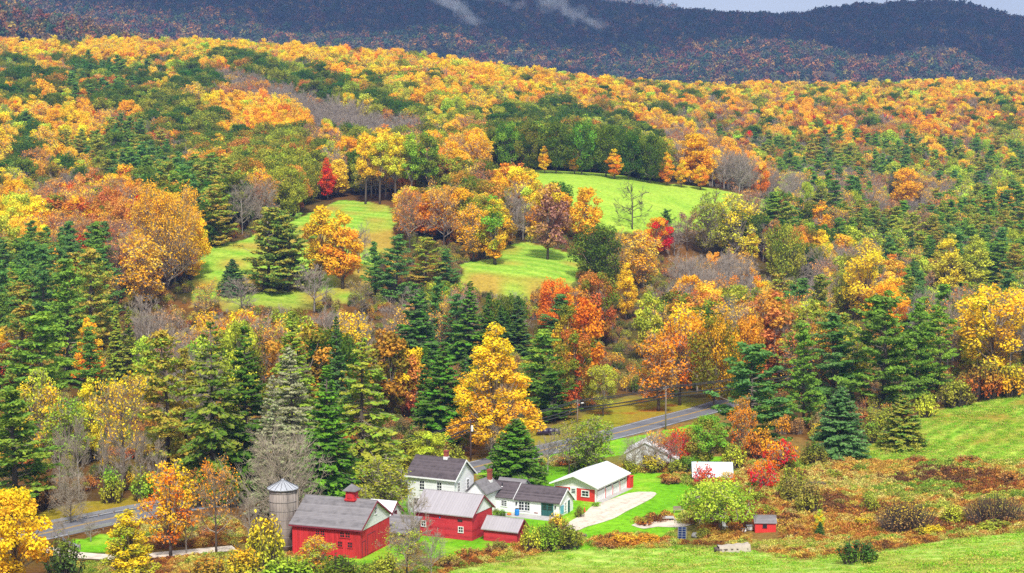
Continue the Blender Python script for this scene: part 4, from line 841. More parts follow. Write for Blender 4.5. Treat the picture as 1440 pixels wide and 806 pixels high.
T('maple_tree', 'round2', 842, 384, 490, 62, 'RO', 'G', 'rusty olive maple right of the red-orange round one')
T('maple_tree', 'oval0', 826, 420, 540, 54, 'O', 'R', 'orange maple with a red flank behind the field beyond the road')
T('maple_tree', 'oval1', 800, 428, 540, 44, 'GO', 'G', 'golden olive maple left of the red-flanked orange one')
T('birch_tree', 'tall0', 880, 370, 450, 30, 'Y', 'GO', 'small clear yellow birch above the orange maples by the road field')
T('maple_tree', 'round3', 808, 464, 580, 64, 'RO', 'G', 'dull orange-olive maple above the utility pole')
T('poplar_tree', 'oval2', 914, 412, 510, 44, 'L', 'YG', 'pale lime poplar among the orange maples above the road field')
T('maple_tree', 'airy2', 956, 428, 570, 72, 'O', 'GO', 'tall clear orange maple with a dark trunk behind the road field')
T('maple_tree', 'airy0', 926, 466, 578, 72, 'O', 'RO', 'broad orange maple low behind the road field')
T('maple_tree', 'oak0', 1004, 444, 575, 78, 'G', 'O', 'olive maple washed with orange right of the tall clear orange one')
T('maple_tree', 'round1', 1046, 444, 560, 58, 'O', 'RO', 'orange maple with a rusty half above the large rounded pine')
T('maple_tree', 'ragged1', 848, 512, 585, 44, 'YG', 'L', 'small yellow-green tree at the left end of the road field')
T('poplar_tree', 'ragged0', 1218, 352, 460, 80, 'Y', 'Y', 'brilliant yellow ragged tree above the big dark pines')
T('maple_tree', 'round2', 1246, 400, 480, 62, 'GO', 'O', 'golden orange maple just below the brilliant yellow ragged tree')
T('poplar_tree', 'ragged1', 1396, 404, 530, 112, 'Y', 'Y', 'large yellow tree with open grey limbs at the right edge')
T('birch_tree', 'tall1', 1336, 330, 420, 46, 'L', 'Y', 'left lime yellow tree of the pair high at the right')
T('birch_tree', 'tall2', 1372, 332, 420, 46, 'L', 'YG', 'right lime yellow tree of the pair high at the right')
T('maple_tree', 'round3', 1274, 236, 290, 42, 'GO', 'O', 'round orange maple alone in the bare wood at the upper right')
T('oak_tree', 'oak1', 1102, 316, 410, 58, 'YG', 'G', 'olive green oak in the bare wood right of the upper meadow')
T('maple_tree', 'airy1', 1036, 272, 372, 66, 'L', 'Y', 'bright yellow-green tree in front of the right tip of the upper meadow')
T('oak_tree', 'airy2', 996, 268, 365, 54, 'OL', 'YG', 'dull olive tree in front of the right half of the upper meadow')
T('maple_tree', 'airy1', 902, 324, 410, 62, 'GO', 'PO', 'pale gold tree below the lone bare tree of the upper meadow')
T('maple_tree', 'round0', 925, 306, 360, 40, 'R', 'O', 'low rusty red bush-like maple at the foot of the upper meadow')
T('oak_tree', 'oak2', 842, 315, 400, 72, 'DG', 'G', 'dark green round oak left below the upper meadow')
T('bare_tree', 'solitary0', 889, 256, 322, 56, 'BR', 'BR', 'lone leafless tree standing on the upper meadow')
T('maple_tree', 'oval0', 770, 258, 365, 56, 'MV', 'GO', 'brown and gold maple left of the upper meadow')
T('maple_tree', 'oval1', 825, 264, 350, 46, 'GO', 'O', 'orange gold maple standing before the upper meadow')
T('maple_tree', 'tall0', 696, 276, 372, 46, 'GO', 'LG', 'gold tree with a fresh green top between the two lower meadows')
T('maple_tree', 'airy0', 666, 286, 368, 52, 'GO', 'O', 'orange gold maple at the left of the wood between the meadows')
T('maple_tree', 'half0', 576, 262, 352, 46, 'PK', 'RO', 'half-bare pinkish maple at the top right corner of the left meadow')
T('maple_tree', 'half1', 624, 250, 350, 56, 'GO', 'PK', 'half-bare golden maple behind the olive rounded pine')
T('maple_tree', 'tall2', 461, 222, 282, 26, 'R', 'R', 'narrow fiery red maple at the top of the left meadow')
for px, w, a, b, lb in ((514, 30, 'Y', 'GO', 'leftmost yellow tree of the tall row at the head of the left meadow'), (534, 32, 'Y', 'L', 'second yellow tree of the tall row at the head of the left meadow'),
                        (556, 34, 'L', 'Y', 'middle lime tree of the tall row at the head of the left meadow'), (578, 36, 'LG', 'L', 'tallest green tree of the tall row at the head of the left meadow'), (604, 34, 'LG', 'G', 'rightmost green tree of the tall row at the head of the left meadow')):
    T('poplar_tree', 'grove%d' % (px % 3), px, 184 + (px % 7), 287, w, a, b, lb, 'tall trees at the head of the left meadow')
for i, (px, tp, bs, w, a, b, lb) in enumerate(((716, 172, 240, 40, 'LG', 'DG', 'fresh green tree at the left end of the dark row above the upper meadow'), (748, 170, 242, 44, 'G', 'DG', 'second oak of the dark row above the upper meadow'),
        (782, 168, 244, 46, 'DG', 'G', 'third oak of the dark row above the upper meadow'), (818, 170, 246, 46, 'DG', 'LG', 'middle oak of the dark row above the upper meadow'),
        (852, 176, 249, 44, 'DG', 'G', 'fifth oak of the dark row above the upper meadow'), (884, 184, 253, 44, 'DG', 'DG', 'darkest oak near the right end of the row above the upper meadow'), (914, 188, 258, 40, 'DG', 'G', 'last oak at the right end of the row above the upper meadow'))):
    T('oak_tree', 'oak%d' % (i % 3), px, tp, bs, w, a, b, lb, 'dark oaks above the upper meadow')
for px, tp, w, a, lb in ((766, 206, 18, 'GO', 'small gold maple under the left dark oaks'), (808, 206, 20, 'GO', 'small gold maple under the middle of the dark oaks'), (864, 210, 24, 'O', 'small orange maple under the right dark oaks'),
                         (938, 214, 22, 'O', 'orange maple at the end of the dark oaks'), (958, 222, 20, 'GO', 'golden maple just past the end of the dark oaks'), (985, 232, 24, 'O', 'orange maple behind the top edge of the upper meadow')):
    T('maple_tree', 'tall%d' % (px % 3), px, tp, 244 + max(0, (px - 800) * 0.125), w, a, 'GO', lb, 'small gold maples by the dark oaks')
T('pine_tree', 'densepine1', 938, 294, 334, 26, 'P', 'PB', 'small dark pine at the lower edge of the upper meadow')
T('bare_tree', 'half0', 966, 296, 352, 44, 'MV', 'PK', 'mauve half-bare tree below the right half of the upper meadow')
T('bare_tree', 'bare1', 948, 312, 360, 36, 'BR', 'BR', 'leafless tree beside the small dark pine under the upper meadow')
T('bare_tree', 'bare2', 504, 312, 384, 44, 'BR', 'BR', 'leafless tree leaning out right of the golden maple pair')
T('maple_tree', 'half1', 290, 392, 448, 44, 'PK', 'GO', 'thin salmon tree at the lower left corner of the left meadow')
T('bare_tree', 'bare3', 442, 372, 440, 60, 'BR', 'BR', 'wide leafless tree in front of the golden maple pair')
T('bare_tree', 'bare0', 340, 388, 446, 56, 'BR', 'BR', 'wide leafless tree below the small dark blue spruce')
T('maple_tree', 'half2', 508, 392, 450, 44, 'OL', 'BR', 'thin olive tree at the lower right of the left meadow')
# round the farm and in the foreground
for px, tp, bs, w, a, b, lb in ((1172, 660, 674, 26, 'OL', 'YG', 'small olive bush below the blue spruce'), (1210, 650, 664, 22, 'LG', 'OL', 'low green bush at the corner of the right field'), (1262, 690, 700, 24, 'BR', 'OL', 'low brown bush above the yellow-topped dome'), (1300, 684, 696, 30, 'OL', 'G', 'dark green low bush right above the yellow-topped dome'),
    (1330, 692, 704, 28, 'G', 'OL', 'low green bush above the yellow-green one between the domes'), (1360, 640, 652, 40, 'RO', 'BR', 'rusty low bush along the foot of the right field'), (1290, 640, 650, 34, 'RO', 'BR', 'rusty low bush left along the foot of the right field'), (1424, 662, 680, 40, 'BR', 'RO', 'dark brown bush at the right edge of the brush'),
    (1180, 700, 712, 24, 'OL', 'BR', 'grey bush right of the middle round one'), (1064, 690, 706, 30, 'OL', 'YG', 'olive bush right of the apple tree crown'), (1080, 710, 724, 30, 'YG', 'OL', 'yellowish bush behind the tiny red hut'), (1120, 736, 750, 30, 'RO', 'BR', 'rusty bush right of the tiny red hut'), (1216, 728, 742, 34, 'OL', 'GO', 'golden olive bush left of the yellow-topped dome'),
    (1400, 734, 748, 60, 'YG', 'OL', 'yellow-green low bush in front of the grey-brown dome'), (1310, 738, 752, 50, 'YG', 'GO', 'yellow low bush in front of the yellow-topped dome'), (990, 742, 756, 26, 'OL', 'G', 'olive bush left of the apple trunk'), (880, 752, 766, 44, 'RO', 'GO', 'rusty bush in the strip below the drive'), (910, 750, 764, 40, 'GO', 'RO', 'golden rust bush in the strip below the gravel patch'),
    (850, 758, 770, 34, 'BR', 'RO', 'brown bush at the left end of the strip below the drive'), (660, 770, 786, 40, 'RO', 'BR', 'rusty bush on the bank below the second barn'), (700, 760, 776, 36, 'BR', 'OL', 'brown bush on the bank below the small red shed'), (630, 778, 796, 40, 'BR', 'YG', 'brown bush at the lower end of the bank'), (905, 728, 738, 26, 'RO', 'OL', 'rusty bush on the gravel patch'), (944, 670, 680, 30, 'BR', 'RO', 'low brown bush on the lawn left of the tin-roofed shed'),
    (804, 640, 654, 46, 'RO', 'BR', 'rusty hedge bush behind the garage roof')):
    T('shrub', 'brush%d' % (px // 2 % 2), px, tp, bs, w, a, b, lb, None, 'shrub')
T('maple_tree', 'round0', 22, 688, 830, 104, 'Y', 'GO', 'big yellow maple in the bottom left corner')
T('maple_tree', 'pyramid1', 184, 716, 818, 80, 'YG', 'GO', 'yellow and green young maple in front of the farm track')
T('maple_tree', 'airy0', 240, 648, 782, 74, 'O', 'GO', 'soft orange maple right of the bridge road')
T('maple_tree', 'half0', 304, 642, 778, 68, 'O', 'PK', 'half-bare maple with orange leaf tips between the orange maple and the silo')
T('birch_tree', 'airy2', 62, 518, 652, 66, 'Y', 'L', 'thin yellow birch between two green pines at the left edge')
T('birch_tree', 'tall1', 128, 532, 650, 40, 'L', 'Y', 'lime yellow birch with a feathery crown on the left')
T('ash_tree', 'airy1', 96, 560, 660, 66, 'LG', 'YG', 'soft green ash under the thin yellow birch')
T('maple_tree', 'half2', 176, 520, 690, 84, 'Y', 'GO', 'tall sparse tree with a bare grey trunk and yellow leaves')
T('bare_tree', 'bush0', 402, 604, 752, 124, 'BR', 'BR', 'wide pale leafless tree fanning up behind the silo')
T('apple_tree', 'airy0', 540, 642, 732, 84, 'YG', 'OL', 'thin yellow-green apple tree between the big barn and the farmhouse')
T('ash_tree', 'round3', 604, 606, 664, 66, 'YG', 'L', 'yellow-green rounded tree behind the farmhouse roof')
T('ash_tree', 'oval0', 566, 618, 668, 50, 'YG', 'OL', 'olive tree left behind the farmhouse')
T('bare_tree', 'bare0', 583, 690, 782, 52, 'GR', 'GR', 'small crooked leafless apple tree in front of the farmhouse')
T('bare_tree', 'half1', 572, 738, 818, 76, 'BR', 'YG', 'twiggy brown tree right in front of the two red barns')
T('bare_tree', 'bare1', 606, 745, 815, 44, 'BR', 'OL', 'small twiggy tree before the second red barn')
T('maple_tree', 'airy1', 446, 754, 812, 54, 'GO', 'YG', 'small golden tree against the wall of the big red barn')
T('shrub', 'brush0', 372, 726, 806, 56, 'YG', 'GO', 'yellow-green tall shrub at the foot of the silo', None, 'shrub')
T('shrub', 'brush1', 410, 778, 826, 90, 'LG', 'YG', 'light green shrub in front of the left end of the big barn', None, 'shrub')
T('shrub', 'brush0', 482, 782, 828, 80, 'G', 'DG', 'dark green shrub in front of the right end of the big barn', None, 'shrub')
T('shrub', 'brush1', 540, 776, 822, 56, 'OL', 'YG', 'olive shrub between the two red barns', None, 'shrub')
T('shrub', 'brush0', 340, 770, 824, 70, 'YG', 'O', 'yellow shrub with orange tips left of the silo foot', None, 'shrub')
T('shrub', 'brush1', 292, 782, 830, 70, 'OL', 'RO', 'low olive and rust shrub beside the farm track', None, 'shrub')
T('shrub', 'brush0', 90, 756, 812, 60, 'SB', 'G', 'dark green shrub beside the big yellow maple', None, 'shrub')
T('poplar_tree', 'airy0', 832, 583, 668, 66, 'LG', 'OL', 'light green thin tree by the road behind the garage')
T('bare_tree', 'half2', 800, 592, 668, 54, 'YG', 'OL', 'thin leafless tree with a few green leaves left of the garage ridge')
T('shrub', 'brush1', 822, 622, 662, 56, 'OL', 'BR', 'twiggy grey-green bush behind the garage roof', None, 'shrub')
T('bare_tree', 'bare2', 770, 606, 664, 42, 'GR', 'GR', 'thin leafless sapling between the bushy spruce and the garage')
T('apple_tree', 'apple0', 1012, 674, 746, 112, 'LG', 'L', 'spreading green apple tree with dark forked limbs')
T('sumac_tree', 'sumac0', 1096, 616, 664, 54, 'R', 'O', 'brightest red sumac left below the blue spruce', None, 'shrub')
T('sumac_tree', 'sumac1', 1074, 646, 690, 46, 'R', 'O', 'lower red sumac in front of the brightest one', None, 'shrub')
T('sumac_tree', 'sumac0', 990, 652, 690, 34, 'R', 'R', 'small red sumac overhanging the tin-roofed shed', None, 'shrub')
T('sumac_tree', 'sumac1', 1022, 662, 692, 30, 'O', 'YG', 'orange and green bush in front of the tin-roofed shed', None, 'shrub')
T('sumac_tree', 'sumac1', 956, 600, 652, 42, 'R', 'RO', 'dark red sumac at the foot of the tall utility pole', None, 'shrub')
T('sumac_tree', 'sumac0', 926, 604, 648, 36, 'RO', 'O', 'rusty sumac over the white shed roof', None, 'shrub')
T('bare_tree', 'bare3', 920, 604, 662, 50, 'GR', 'GR', 'leafless bush in front of the half-hidden white shed')
T('bare_tree', 'bush0', 892, 612, 662, 44, 'BR', 'BR', 'leafless bush at the left corner of the half-hidden white shed')
T('bare_tree', 'half0', 942, 606, 662, 40, 'R', 'RO', 'leafless bush with a few red leaves at the right side of the white shed')
T('willow_tree', 'round0', 996, 584, 658, 58, 'OL', 'LG', 'soft green willow between the road bend and the tin-roofed shed')
T('shrub', 'brush0', 1032, 622, 662, 34, 'L', 'YG', 'lime yellow bush behind the tin-roofed shed', None, 'shrub')
T('maple_tree', 'airy2', 1042, 556, 652, 44, 'O', 'RO', 'orange-brown young maple under the large rounded pine')
T('shrub', 'willow0', 1276, 702, 748, 96, 'BR', 'Y', 'wide brown willow dome with a yellow top in the brush', None, 'shrub')
T('shrub', 'willow1', 1402, 694, 738, 96, 'BR', 'OL', 'wide grey-brown willow dome at the right edge of the brush', None, 'shrub')
T('shrub', 'brush0', 1136, 676, 722, 44, 'OL', 'BR', 'grey-olive round bush in the middle of the brush', None, 'shrub')
T('shrub', 'brush1', 1112, 668, 708, 32, 'OL', 'BR', 'grey-olive bush left behind the middle round one', None, 'shrub')
T('shrub', 'brush0', 1116, 656, 700, 40, 'OL', 'YG', 'tallest grey-green bush below the red sumacs', None, 'shrub')
T('shrub', 'brush1', 1224, 696, 722, 30, 'OL', 'YG', 'small pale round bush left above the yellow-topped dome', None, 'shrub')
T('shrub', 'brush1', 1342, 708, 740, 40, 'YG', 'L', 'yellow-green bush between the two willow domes', None, 'shrub')
T('shrub', 'brush0', 1205, 760, 792, 58, 'DG', 'SB', 'dark green shrub alone at the edge of the foreground hayfield', None, 'shrub')
T('birch_tree', 'tall0', 1152, 716, 752, 17, 'Y', 'L', 'tiny yellow sapling beside the small red hut')
T('spruce_tree', 'broadfir1', 1153, 734, 756, 17, 'SB', 'S', 'tiny dark spruce in front of the yellow sapling')
for px, tp, bs, w, a, b, lb in ((748, 736, 776, 34, 'L', 'YG', 'bright yellow-green bush at the corner of the small red shed'), (772, 734, 774, 42, 'LG', 'G', 'fresh green bush right of the small red shed'), (800, 738, 772, 40, 'G', 'OL', 'dark twiggy bush in front of the white cottage'),
                                (784, 722, 756, 34, 'BR', 'GO', 'brown twiggy bush before the green double door'), (697, 714, 727, 16, 'LG', 'G', 'low green bush below the cottage windows'),
                                (706, 716, 728, 11, 'DG', 'LG', 'dark green bush beside the blue barrel'), (815, 710, 727, 15, 'G', 'OL', 'small planted bush at the cottage gable corner'), (838, 706, 712, 13, 'LG', 'LG', 'low green planting at the foot of the garage corner'),
                                (1068, 600, 650, 34, 'RO', 'O', 'rusty bush under the large rounded pine'), (1145, 618, 655, 40, 'OL', 'DG', 'olive bush left of the blue spruce'), (1222, 592, 622, 36, 'OL', 'LG', 'olive bush at the top left corner of the right field'),
                                (1246, 572, 612, 34, 'YG', 'OL', 'yellow-green bush behind the lone pine'), (1302, 552, 586, 34, 'L', 'YG', 'lime bush at the upper edge of the right field'), (1345, 530, 572, 50, 'OL', 'YG', 'olive bush above the top of the right field'),
                                (1384, 506, 562, 52, 'RO', 'OL', 'rusty olive bush above the top of the right field'), (1424, 510, 558, 50, 'GO', 'YG', 'golden bush at the top right corner of the right field'), (1105, 630, 662, 30, 'G', 'OL', 'dark bush behind the brightest sumac'),
                                (742, 660, 678, 30, 'OL', 'GO', 'brownish bush by the split rail fence'), (700, 668, 682, 24, 'YG', 'OL', 'yellow bush at the foot of the bushy spruce'), (885, 645, 665, 30, 'YG', 'OL', 'olive hedge bush behind the garage'),
                                (918, 640, 664, 36, 'YG', 'GO', 'yellow-green hedge bush before the white shed'), (952, 646, 666, 30, 'OL', 'YG', 'olive hedge bush right of the white shed'), (968, 640, 664, 26, 'DG', 'LG', 'dark green round bush left of the tin-roofed shed')):
    T('shrub', 'brush%d' % (px % 2), px, tp, bs, w, a, b, lb, None, 'shrub')

for i, (px, tp, bs, w, pr, a, b, lb) in enumerate(((84, 600, 706, 34, 'bare0', 'GR', 'GR', 'leafless grey tree at the left end of the bridge thicket'), (112, 588, 700, 36, 'bare1', 'GR', 'GR', 'tallest leafless trunk of the thicket behind the bridge'), (100, 660, 735, 56, 'bush0', 'GR', 'GR', 'spreading leafless bush right behind the bridge guardrail'), (146, 610, 694, 30, 'bare2', 'GR', 'GR', 'second leafless tree of the bridge thicket'),
        (172, 620, 698, 28, 'bare3', 'GR', 'GR', 'middle leafless tree of the bridge thicket'), (198, 606, 694, 32, 'bare0', 'GR', 'GR', 'fourth leafless tree of the bridge thicket'), (222, 616, 696, 26, 'bare1', 'GR', 'GR', 'last leafless tree of the bridge thicket'), (158, 655, 706, 40, 'brush1', 'YG', 'LG', 'yellow-green bush under the bridge thicket'), (205, 662, 704, 44, 'brush0', 'LG', 'YG', 'fresh green bush under the bridge thicket'), (60, 668, 716, 46, 'brush0', 'BR', 'RO', 'brown bush behind the left end of the long guardrail'),
        (128, 728, 762, 26, 'bare2', 'GR', 'GR', 'leafless sapling at the bent guardrail end'), (84, 728, 766, 30, 'bare3', 'GR', 'GR', 'leafless shrub left of the bent guardrail end'), (262, 690, 778, 40, 'bare1', 'BR', 'BR', 'leafless brown tree right behind the soft orange maple'), (350, 690, 770, 44, 'bare3', 'BR', 'BR', 'leafless tree close to the left side of the silo'), (276, 660, 712, 40, 'brush1', 'OL', 'RO', 'rust-tinged bush beyond the bridge road'), (330, 668, 712, 50, 'brush0', 'DG', 'OL', 'dark bush at the foot of the tall spruces'),
        (420, 655, 700, 60, 'brush1', 'OL', 'YG', 'olive bush at the road behind the silo'), (530, 630, 682, 50, 'airy1', 'YG', 'OL', 'loose olive tree at the foot of the drooping spruce'), (636, 622, 664, 40, 'brush1', 'YG', 'OL', 'yellow-green bush behind the farmhouse chimney'), (690, 590, 648, 30, 'bare0', 'GR', 'GR', 'slender leafless tree in front of the poplar by the road'))):
    T('bare_tree' if pr[:2] == 'ba' or pr == 'bush0' else 'ash_tree' if pr[:4] == 'airy' else 'shrub', pr, px, tp, bs, w, a, b, lb, None, 'tree' if pr[:2] != 'br' else 'shrub')

# ------------------------------------------------------------------ the wood: what grows where, read off the slopes
KIN = {  # code: kind, prototypes, colour pairs, height range, width range
 'O': ('broadleaf_tree', ['round0', 'round1', 'oval0', 'airy0', 'tall1'], [('O', 'GO'), ('GO', 'O'), ('O', 'PO'), ('PO', 'GO')], (13, 18), (8, 11)),
 'Y': ('broadleaf_tree', ['round2', 'oval1', 'airy1', 'tall0', 'tall2'], [('Y', 'GO'), ('GO', 'Y'), ('Y', 'L'), ('Y', 'PO')], (13, 18), (7.5, 10)),
 'R': ('broadleaf_tree', ['round3', 'oval2'], [('R', 'O'), ('R', 'RO')], (12, 16), (7, 10)),
 'T': ('broadleaf_tree', ['round1', 'oval2', 'airy2'], [('RO', 'O'), ('RO', 'G'), ('PK', 'RO'), ('RO', 'PK')], (13, 17), (8, 11)),
 'G': ('broadleaf_tree', ['oak0', 'oak1', 'round3'], [('G', 'YG'), ('G', 'DG'), ('YG', 'G'), ('G', 'RO')], (13, 17), (10, 13)),
 'D': ('broadleaf_tree', ['oak1', 'oak2', 'round0'], [('DG', 'G'), ('DG', 'DG')], (13, 17), (10, 13)),
 'L': ('broadleaf_tree', ['oval0', 'tall1', 'airy1', 'round2'], [('L', 'YG'), ('LG', 'L'), ('YG', 'L')], (13, 18), (7, 10)),
 'H': ('broadleaf_tree', ['half0', 'half1', 'half2'], [('PK', 'GO'), ('GO', 'PO'), ('RO', 'PK'), ('MV', 'PK'), ('O', 'PK')], (13, 17), (8, 11)),
 'B': ('bare_tree', ['bare0', 'bare1', 'bare2', 'bare3'], [('BR', 'BR')], (13, 17), (8, 11)),
 'P': ('pine_tree', ['pine0', 'pine1', 'pine2'], [('P', 'PB'), ('P', 'PG'), ('PB', 'P')], (15, 21), (8, 11)),
 'V': ('pine_tree', ['pine0', 'pine2', 'densepine0', 'platepine1'], [('PG', 'P'), ('PG', 'PY'), ('PY', 'PG'), ('P', 'PY')], (14, 19), (8, 11)),
 'S': ('spruce_tree', ['spruce0', 'spruce1', 'spruce2', 'slim0'], [('S', 'SB'), ('S', 'SG'), ('SB', 'S')], (16, 23), (6, 9)),
}
PATCH = [  # (outline in the view, what grows there): the last outline that holds a tree wins
 ([(-400, -200), (1900, -200), (1900, 900), (-400, 900)], 'O3 Y3 T2 D2.6 G1.8 B1.4 H1.6 R.2 L.4'),
 ([(680, 80), (1900, 80), (1900, 220), (680, 220)], 'O2.6 Y2 T2.4 R.5 D1.8 G1.8 L.3 B2.4 H3'),
 ([(-300, 20), (560, 40), (900, 100), (900, 122), (560, 100), (400, 86), (-300, 80)], 'O3 Y6 T.7 G.8 H.8'),
 ([(700, 100), (1900, 100), (1900, 143), (700, 138)], 'Y5 O3 T1 D1.2 G1.4 H.8'),
 ([(-300, 100), (80, 105), (90, 150), (-300, 155)], 'D4 G2 O1'),
 ([(60, 44), (118, 48), (118, 68), (60, 64)], 'D1'),
 ([(100, 92), (215, 100), (215, 158), (100, 150)], 'D4 T2 P2 G1'),
 ([(40, 150), (150, 165), (160, 205), (40, 205)], 'Y4 O2 D1'),
 ([(250, 92), (312, 100), (312, 132), (250, 126)], 'D4 G1'),
 ([(288, 76), (330, 70), (470, 110), (560, 138), (614, 156), (606, 178), (540, 154), (440, 128), (330, 100)], 'D5 G3'),
 ([(300, 98), (360, 104), (440, 132), (560, 165), (650, 188), (720, 200), (700, 222), (600, 212), (500, 198), (430, 172), (380, 154), (310, 116)], 'B8 H1 T.3'),
 ([(188, 126), (260, 142), (312, 165), (304, 208), (240, 184), (194, 162)], 'G4 D3'),
 ([(312, 205), (360, 178), (412, 183), (450, 220), (454, 270), (390, 274), (330, 246)], 'G6 D1 T1'),
 ([(330, 130), (420, 150), (440, 185), (360, 180), (310, 160)], 'O5 Y2'),
 ([(140, 188), (190, 178), (250, 222), (302, 280), (282, 302), (230, 264), (160, 254), (78, 205)], 'P3 V3 D1'),
 ([(-300, 155), (40, 160), (45, 255), (-300, 255)], 'D3 L2 Y2 P1'),
 ([(50, 250), (200, 262), (210, 350), (50, 340)], 'H4 T2 B2 R.6'),
 ([(-300, 285), (56, 290), (60, 352), (-300, 352)], 'Y6 L1 O1'),
 ([(-300, 352), (150, 335), (160, 470), (-300, 480)], 'P3 V5 H1.2 O.5'),
 ([(150, 345), (275, 400), (275, 475), (150, 475)], 'B6 H1'),
 ([(272, 236), (335, 240), (332, 345), (285, 345)], 'V3 D3 L.6'),
 ([(335, 255), (460, 262), (460, 300), (335, 330)], 'O1 H3 B2 G1'),
 ([(545, 108), (700, 125), (700, 165), (545, 140)], 'Y3 G2 O2 L1 T1'),
 ([(600, 140), (690, 160), (690, 185), (600, 176)], 'L2 G2 D1 Y1'),
 ([(470, 180), (660, 205), (690, 260), (480, 250)], 'B3 H3 G2 O1'),
 ([(612, 170), (770, 180), (770, 250), (620, 255)], 'B2 H3 G2 O1 T1'),
 ([(690, 158), (770, 150), (850, 158), (935, 185), (940, 250), (860, 245), (690, 225)], 'D5 G3 L.5'),
 ([(932, 180), (1210, 205), (1200, 292), (1000, 275), (932, 250)], 'B4 H4 O2'),
 ([(1000, 192), (1900, 185), (1900, 262), (1200, 262), (1080, 240)], 'P2 V4 B1.4 O.8 L1 T.5 H1 G.6'),
 ([(1080, 152), (1900, 150), (1900, 192), (1080, 196)], 'O3 Y1 T2 H3 B1 G1.2 D1.2 R.4'),
 ([(1080, 240), (1340, 248), (1340, 292), (1110, 290)], 'B5 H3 P.6 L.4'),
 ([(1340, 240), (1900, 240), (1900, 292), (1340, 292)], 'V3 L2 B2 P2 Y1'),
 ([(1050, 286), (1900, 284), (1900, 348), (1240, 345), (1110, 330)], 'P2 V6 L1 O.3 H1 B.6 G.6'),
 ([(1096, 345), (1235, 345), (1235, 420), (1096, 405)], 'B5 H2 Y1 G.6'),
 ([(1235, 340), (1900, 340), (1900, 425), (1280, 430)], 'P2 V4 H1 S.6 L.8 B.5'),
 ([(880, 322), (1130, 345), (1130, 460), (880, 440), (860, 360)], 'B6 H3 O1 L.4 Y.3'),
 ([(556, 235), (730, 245), (720, 380), (640, 345), (556, 340)], 'O3 H3 B2 Y1 G1'),
 ([(700, 235), (860, 300), (850, 375), (720, 345)], 'G2 O3 Y2 B2 V1'),
 ([(800, 375), (1090, 440), (1090, 590), (800, 590)], 'O4 T3 H2 B2 G1'),
 ([(550, 385), (830, 400), (820, 600), (550, 600)], 'S2 H2 P2 B2 T1 G1'),
 ([(-300, 480), (290, 470), (290, 660), (-300, 660)], 'L2 Y1 G1 V1.5 B3 H1'),
 ([(430, 360), (560, 390), (560, 480), (430, 470)], 'B6 H1'),
 ([(262, 405), (440, 400), (440, 470), (262, 480)], 'H4 B5 O1'),
 ([(1090, 405), (1350, 420), (1330, 610), (1090, 610)], 'P2 G1 H1.2 B2 V2.5 L.5'),
 ([(1330, 420), (1900, 420), (1900, 560), (1330, 560)], 'B2 H2 G2 L1'),
]
def parse(s):
    r = []
    for w in s.split():
        k = w[0]
        if k in KIN: r.append((k, float(w[1:] or 1)))
    t = sum(v for _, v in r); return [(k, v / t) for k, v in r]
PATCH = [(np.array(p, float), parse(s)) for p, s in PATCH]
# parts of the view that the photograph shows open: nothing nearer may cover them
OPEN = [np.array(p, float) for p in (
 [(276, 428), (290, 352), (345, 338), (440, 302), (478, 284), (540, 292), (556, 318), (550, 345), (520, 372), (505, 408), (430, 412), (330, 416)],
 [(648, 378), (705, 366), (708, 350), (738, 347), (818, 372), (795, 394), (740, 408), (690, 400), (650, 395)],
 [(748, 246), (860, 248), (935, 262), (1035, 275), (1100, 289), (1040, 287), (985, 288), (930, 306), (885, 318), (855, 314), (840, 282), (800, 262)],
 [(820, 580), (860, 566), (940, 566), (1000, 570), (985, 600), (860, 605), (700, 655), (655, 650), (665, 630), (740, 608), (760, 590)],
 [(355, 806), (370, 665), (560, 655), (570, 640), (740, 640), (1000, 600), (1200, 612), (1300, 572), (1450, 545), (1450, 806)],
 [(60, 752), (70, 732), (230, 704), (240, 740), (330, 768), (330, 806), (60, 806)])]
rng = np.random.RandomState(11)
cand = []
def spot(x, y, bd=None):
    z = Hh(x, y); cand.append((x, y, z))
gx = []
for y0 in np.arange(262, 1420, 6.6):
    st = 6.6 + 0.0036 * max(0, y0 - 500); xs = np.arange(-0.36 * y0 - 10, 0.36 * y0 + 10, st)
    gx.append(np.c_[xs + rng.uniform(-2.6, 2.6, len(xs)), np.full(len(xs), y0) + rng.uniform(-2.6, 2.6, len(xs))])
gx = np.vstack(gx); X, Y = gx[:, 0], gx[:, 1]
keep = ~inpoly(VALLEY, X, Y)
for polys in (LAWN, FIELD, MEAD, UPM, HILL, HAY): keep &= ~any_in(polys, X, Y)
rd = np.array([np.min((ROAD[:, 0] - a) ** 2 + (ROAD[:, 1] - b) ** 2) for a, b in zip(X, Y)]); keep &= rd > 9.0 ** 2
X, Y = X[keep], Y[keep]; Z = Hh(X, Y)
HERO = [(t[0], t[1], t[2], t[3], t[4]) for t in TREES]
fills = []
bp_, bq = proj(X, Y, Z)
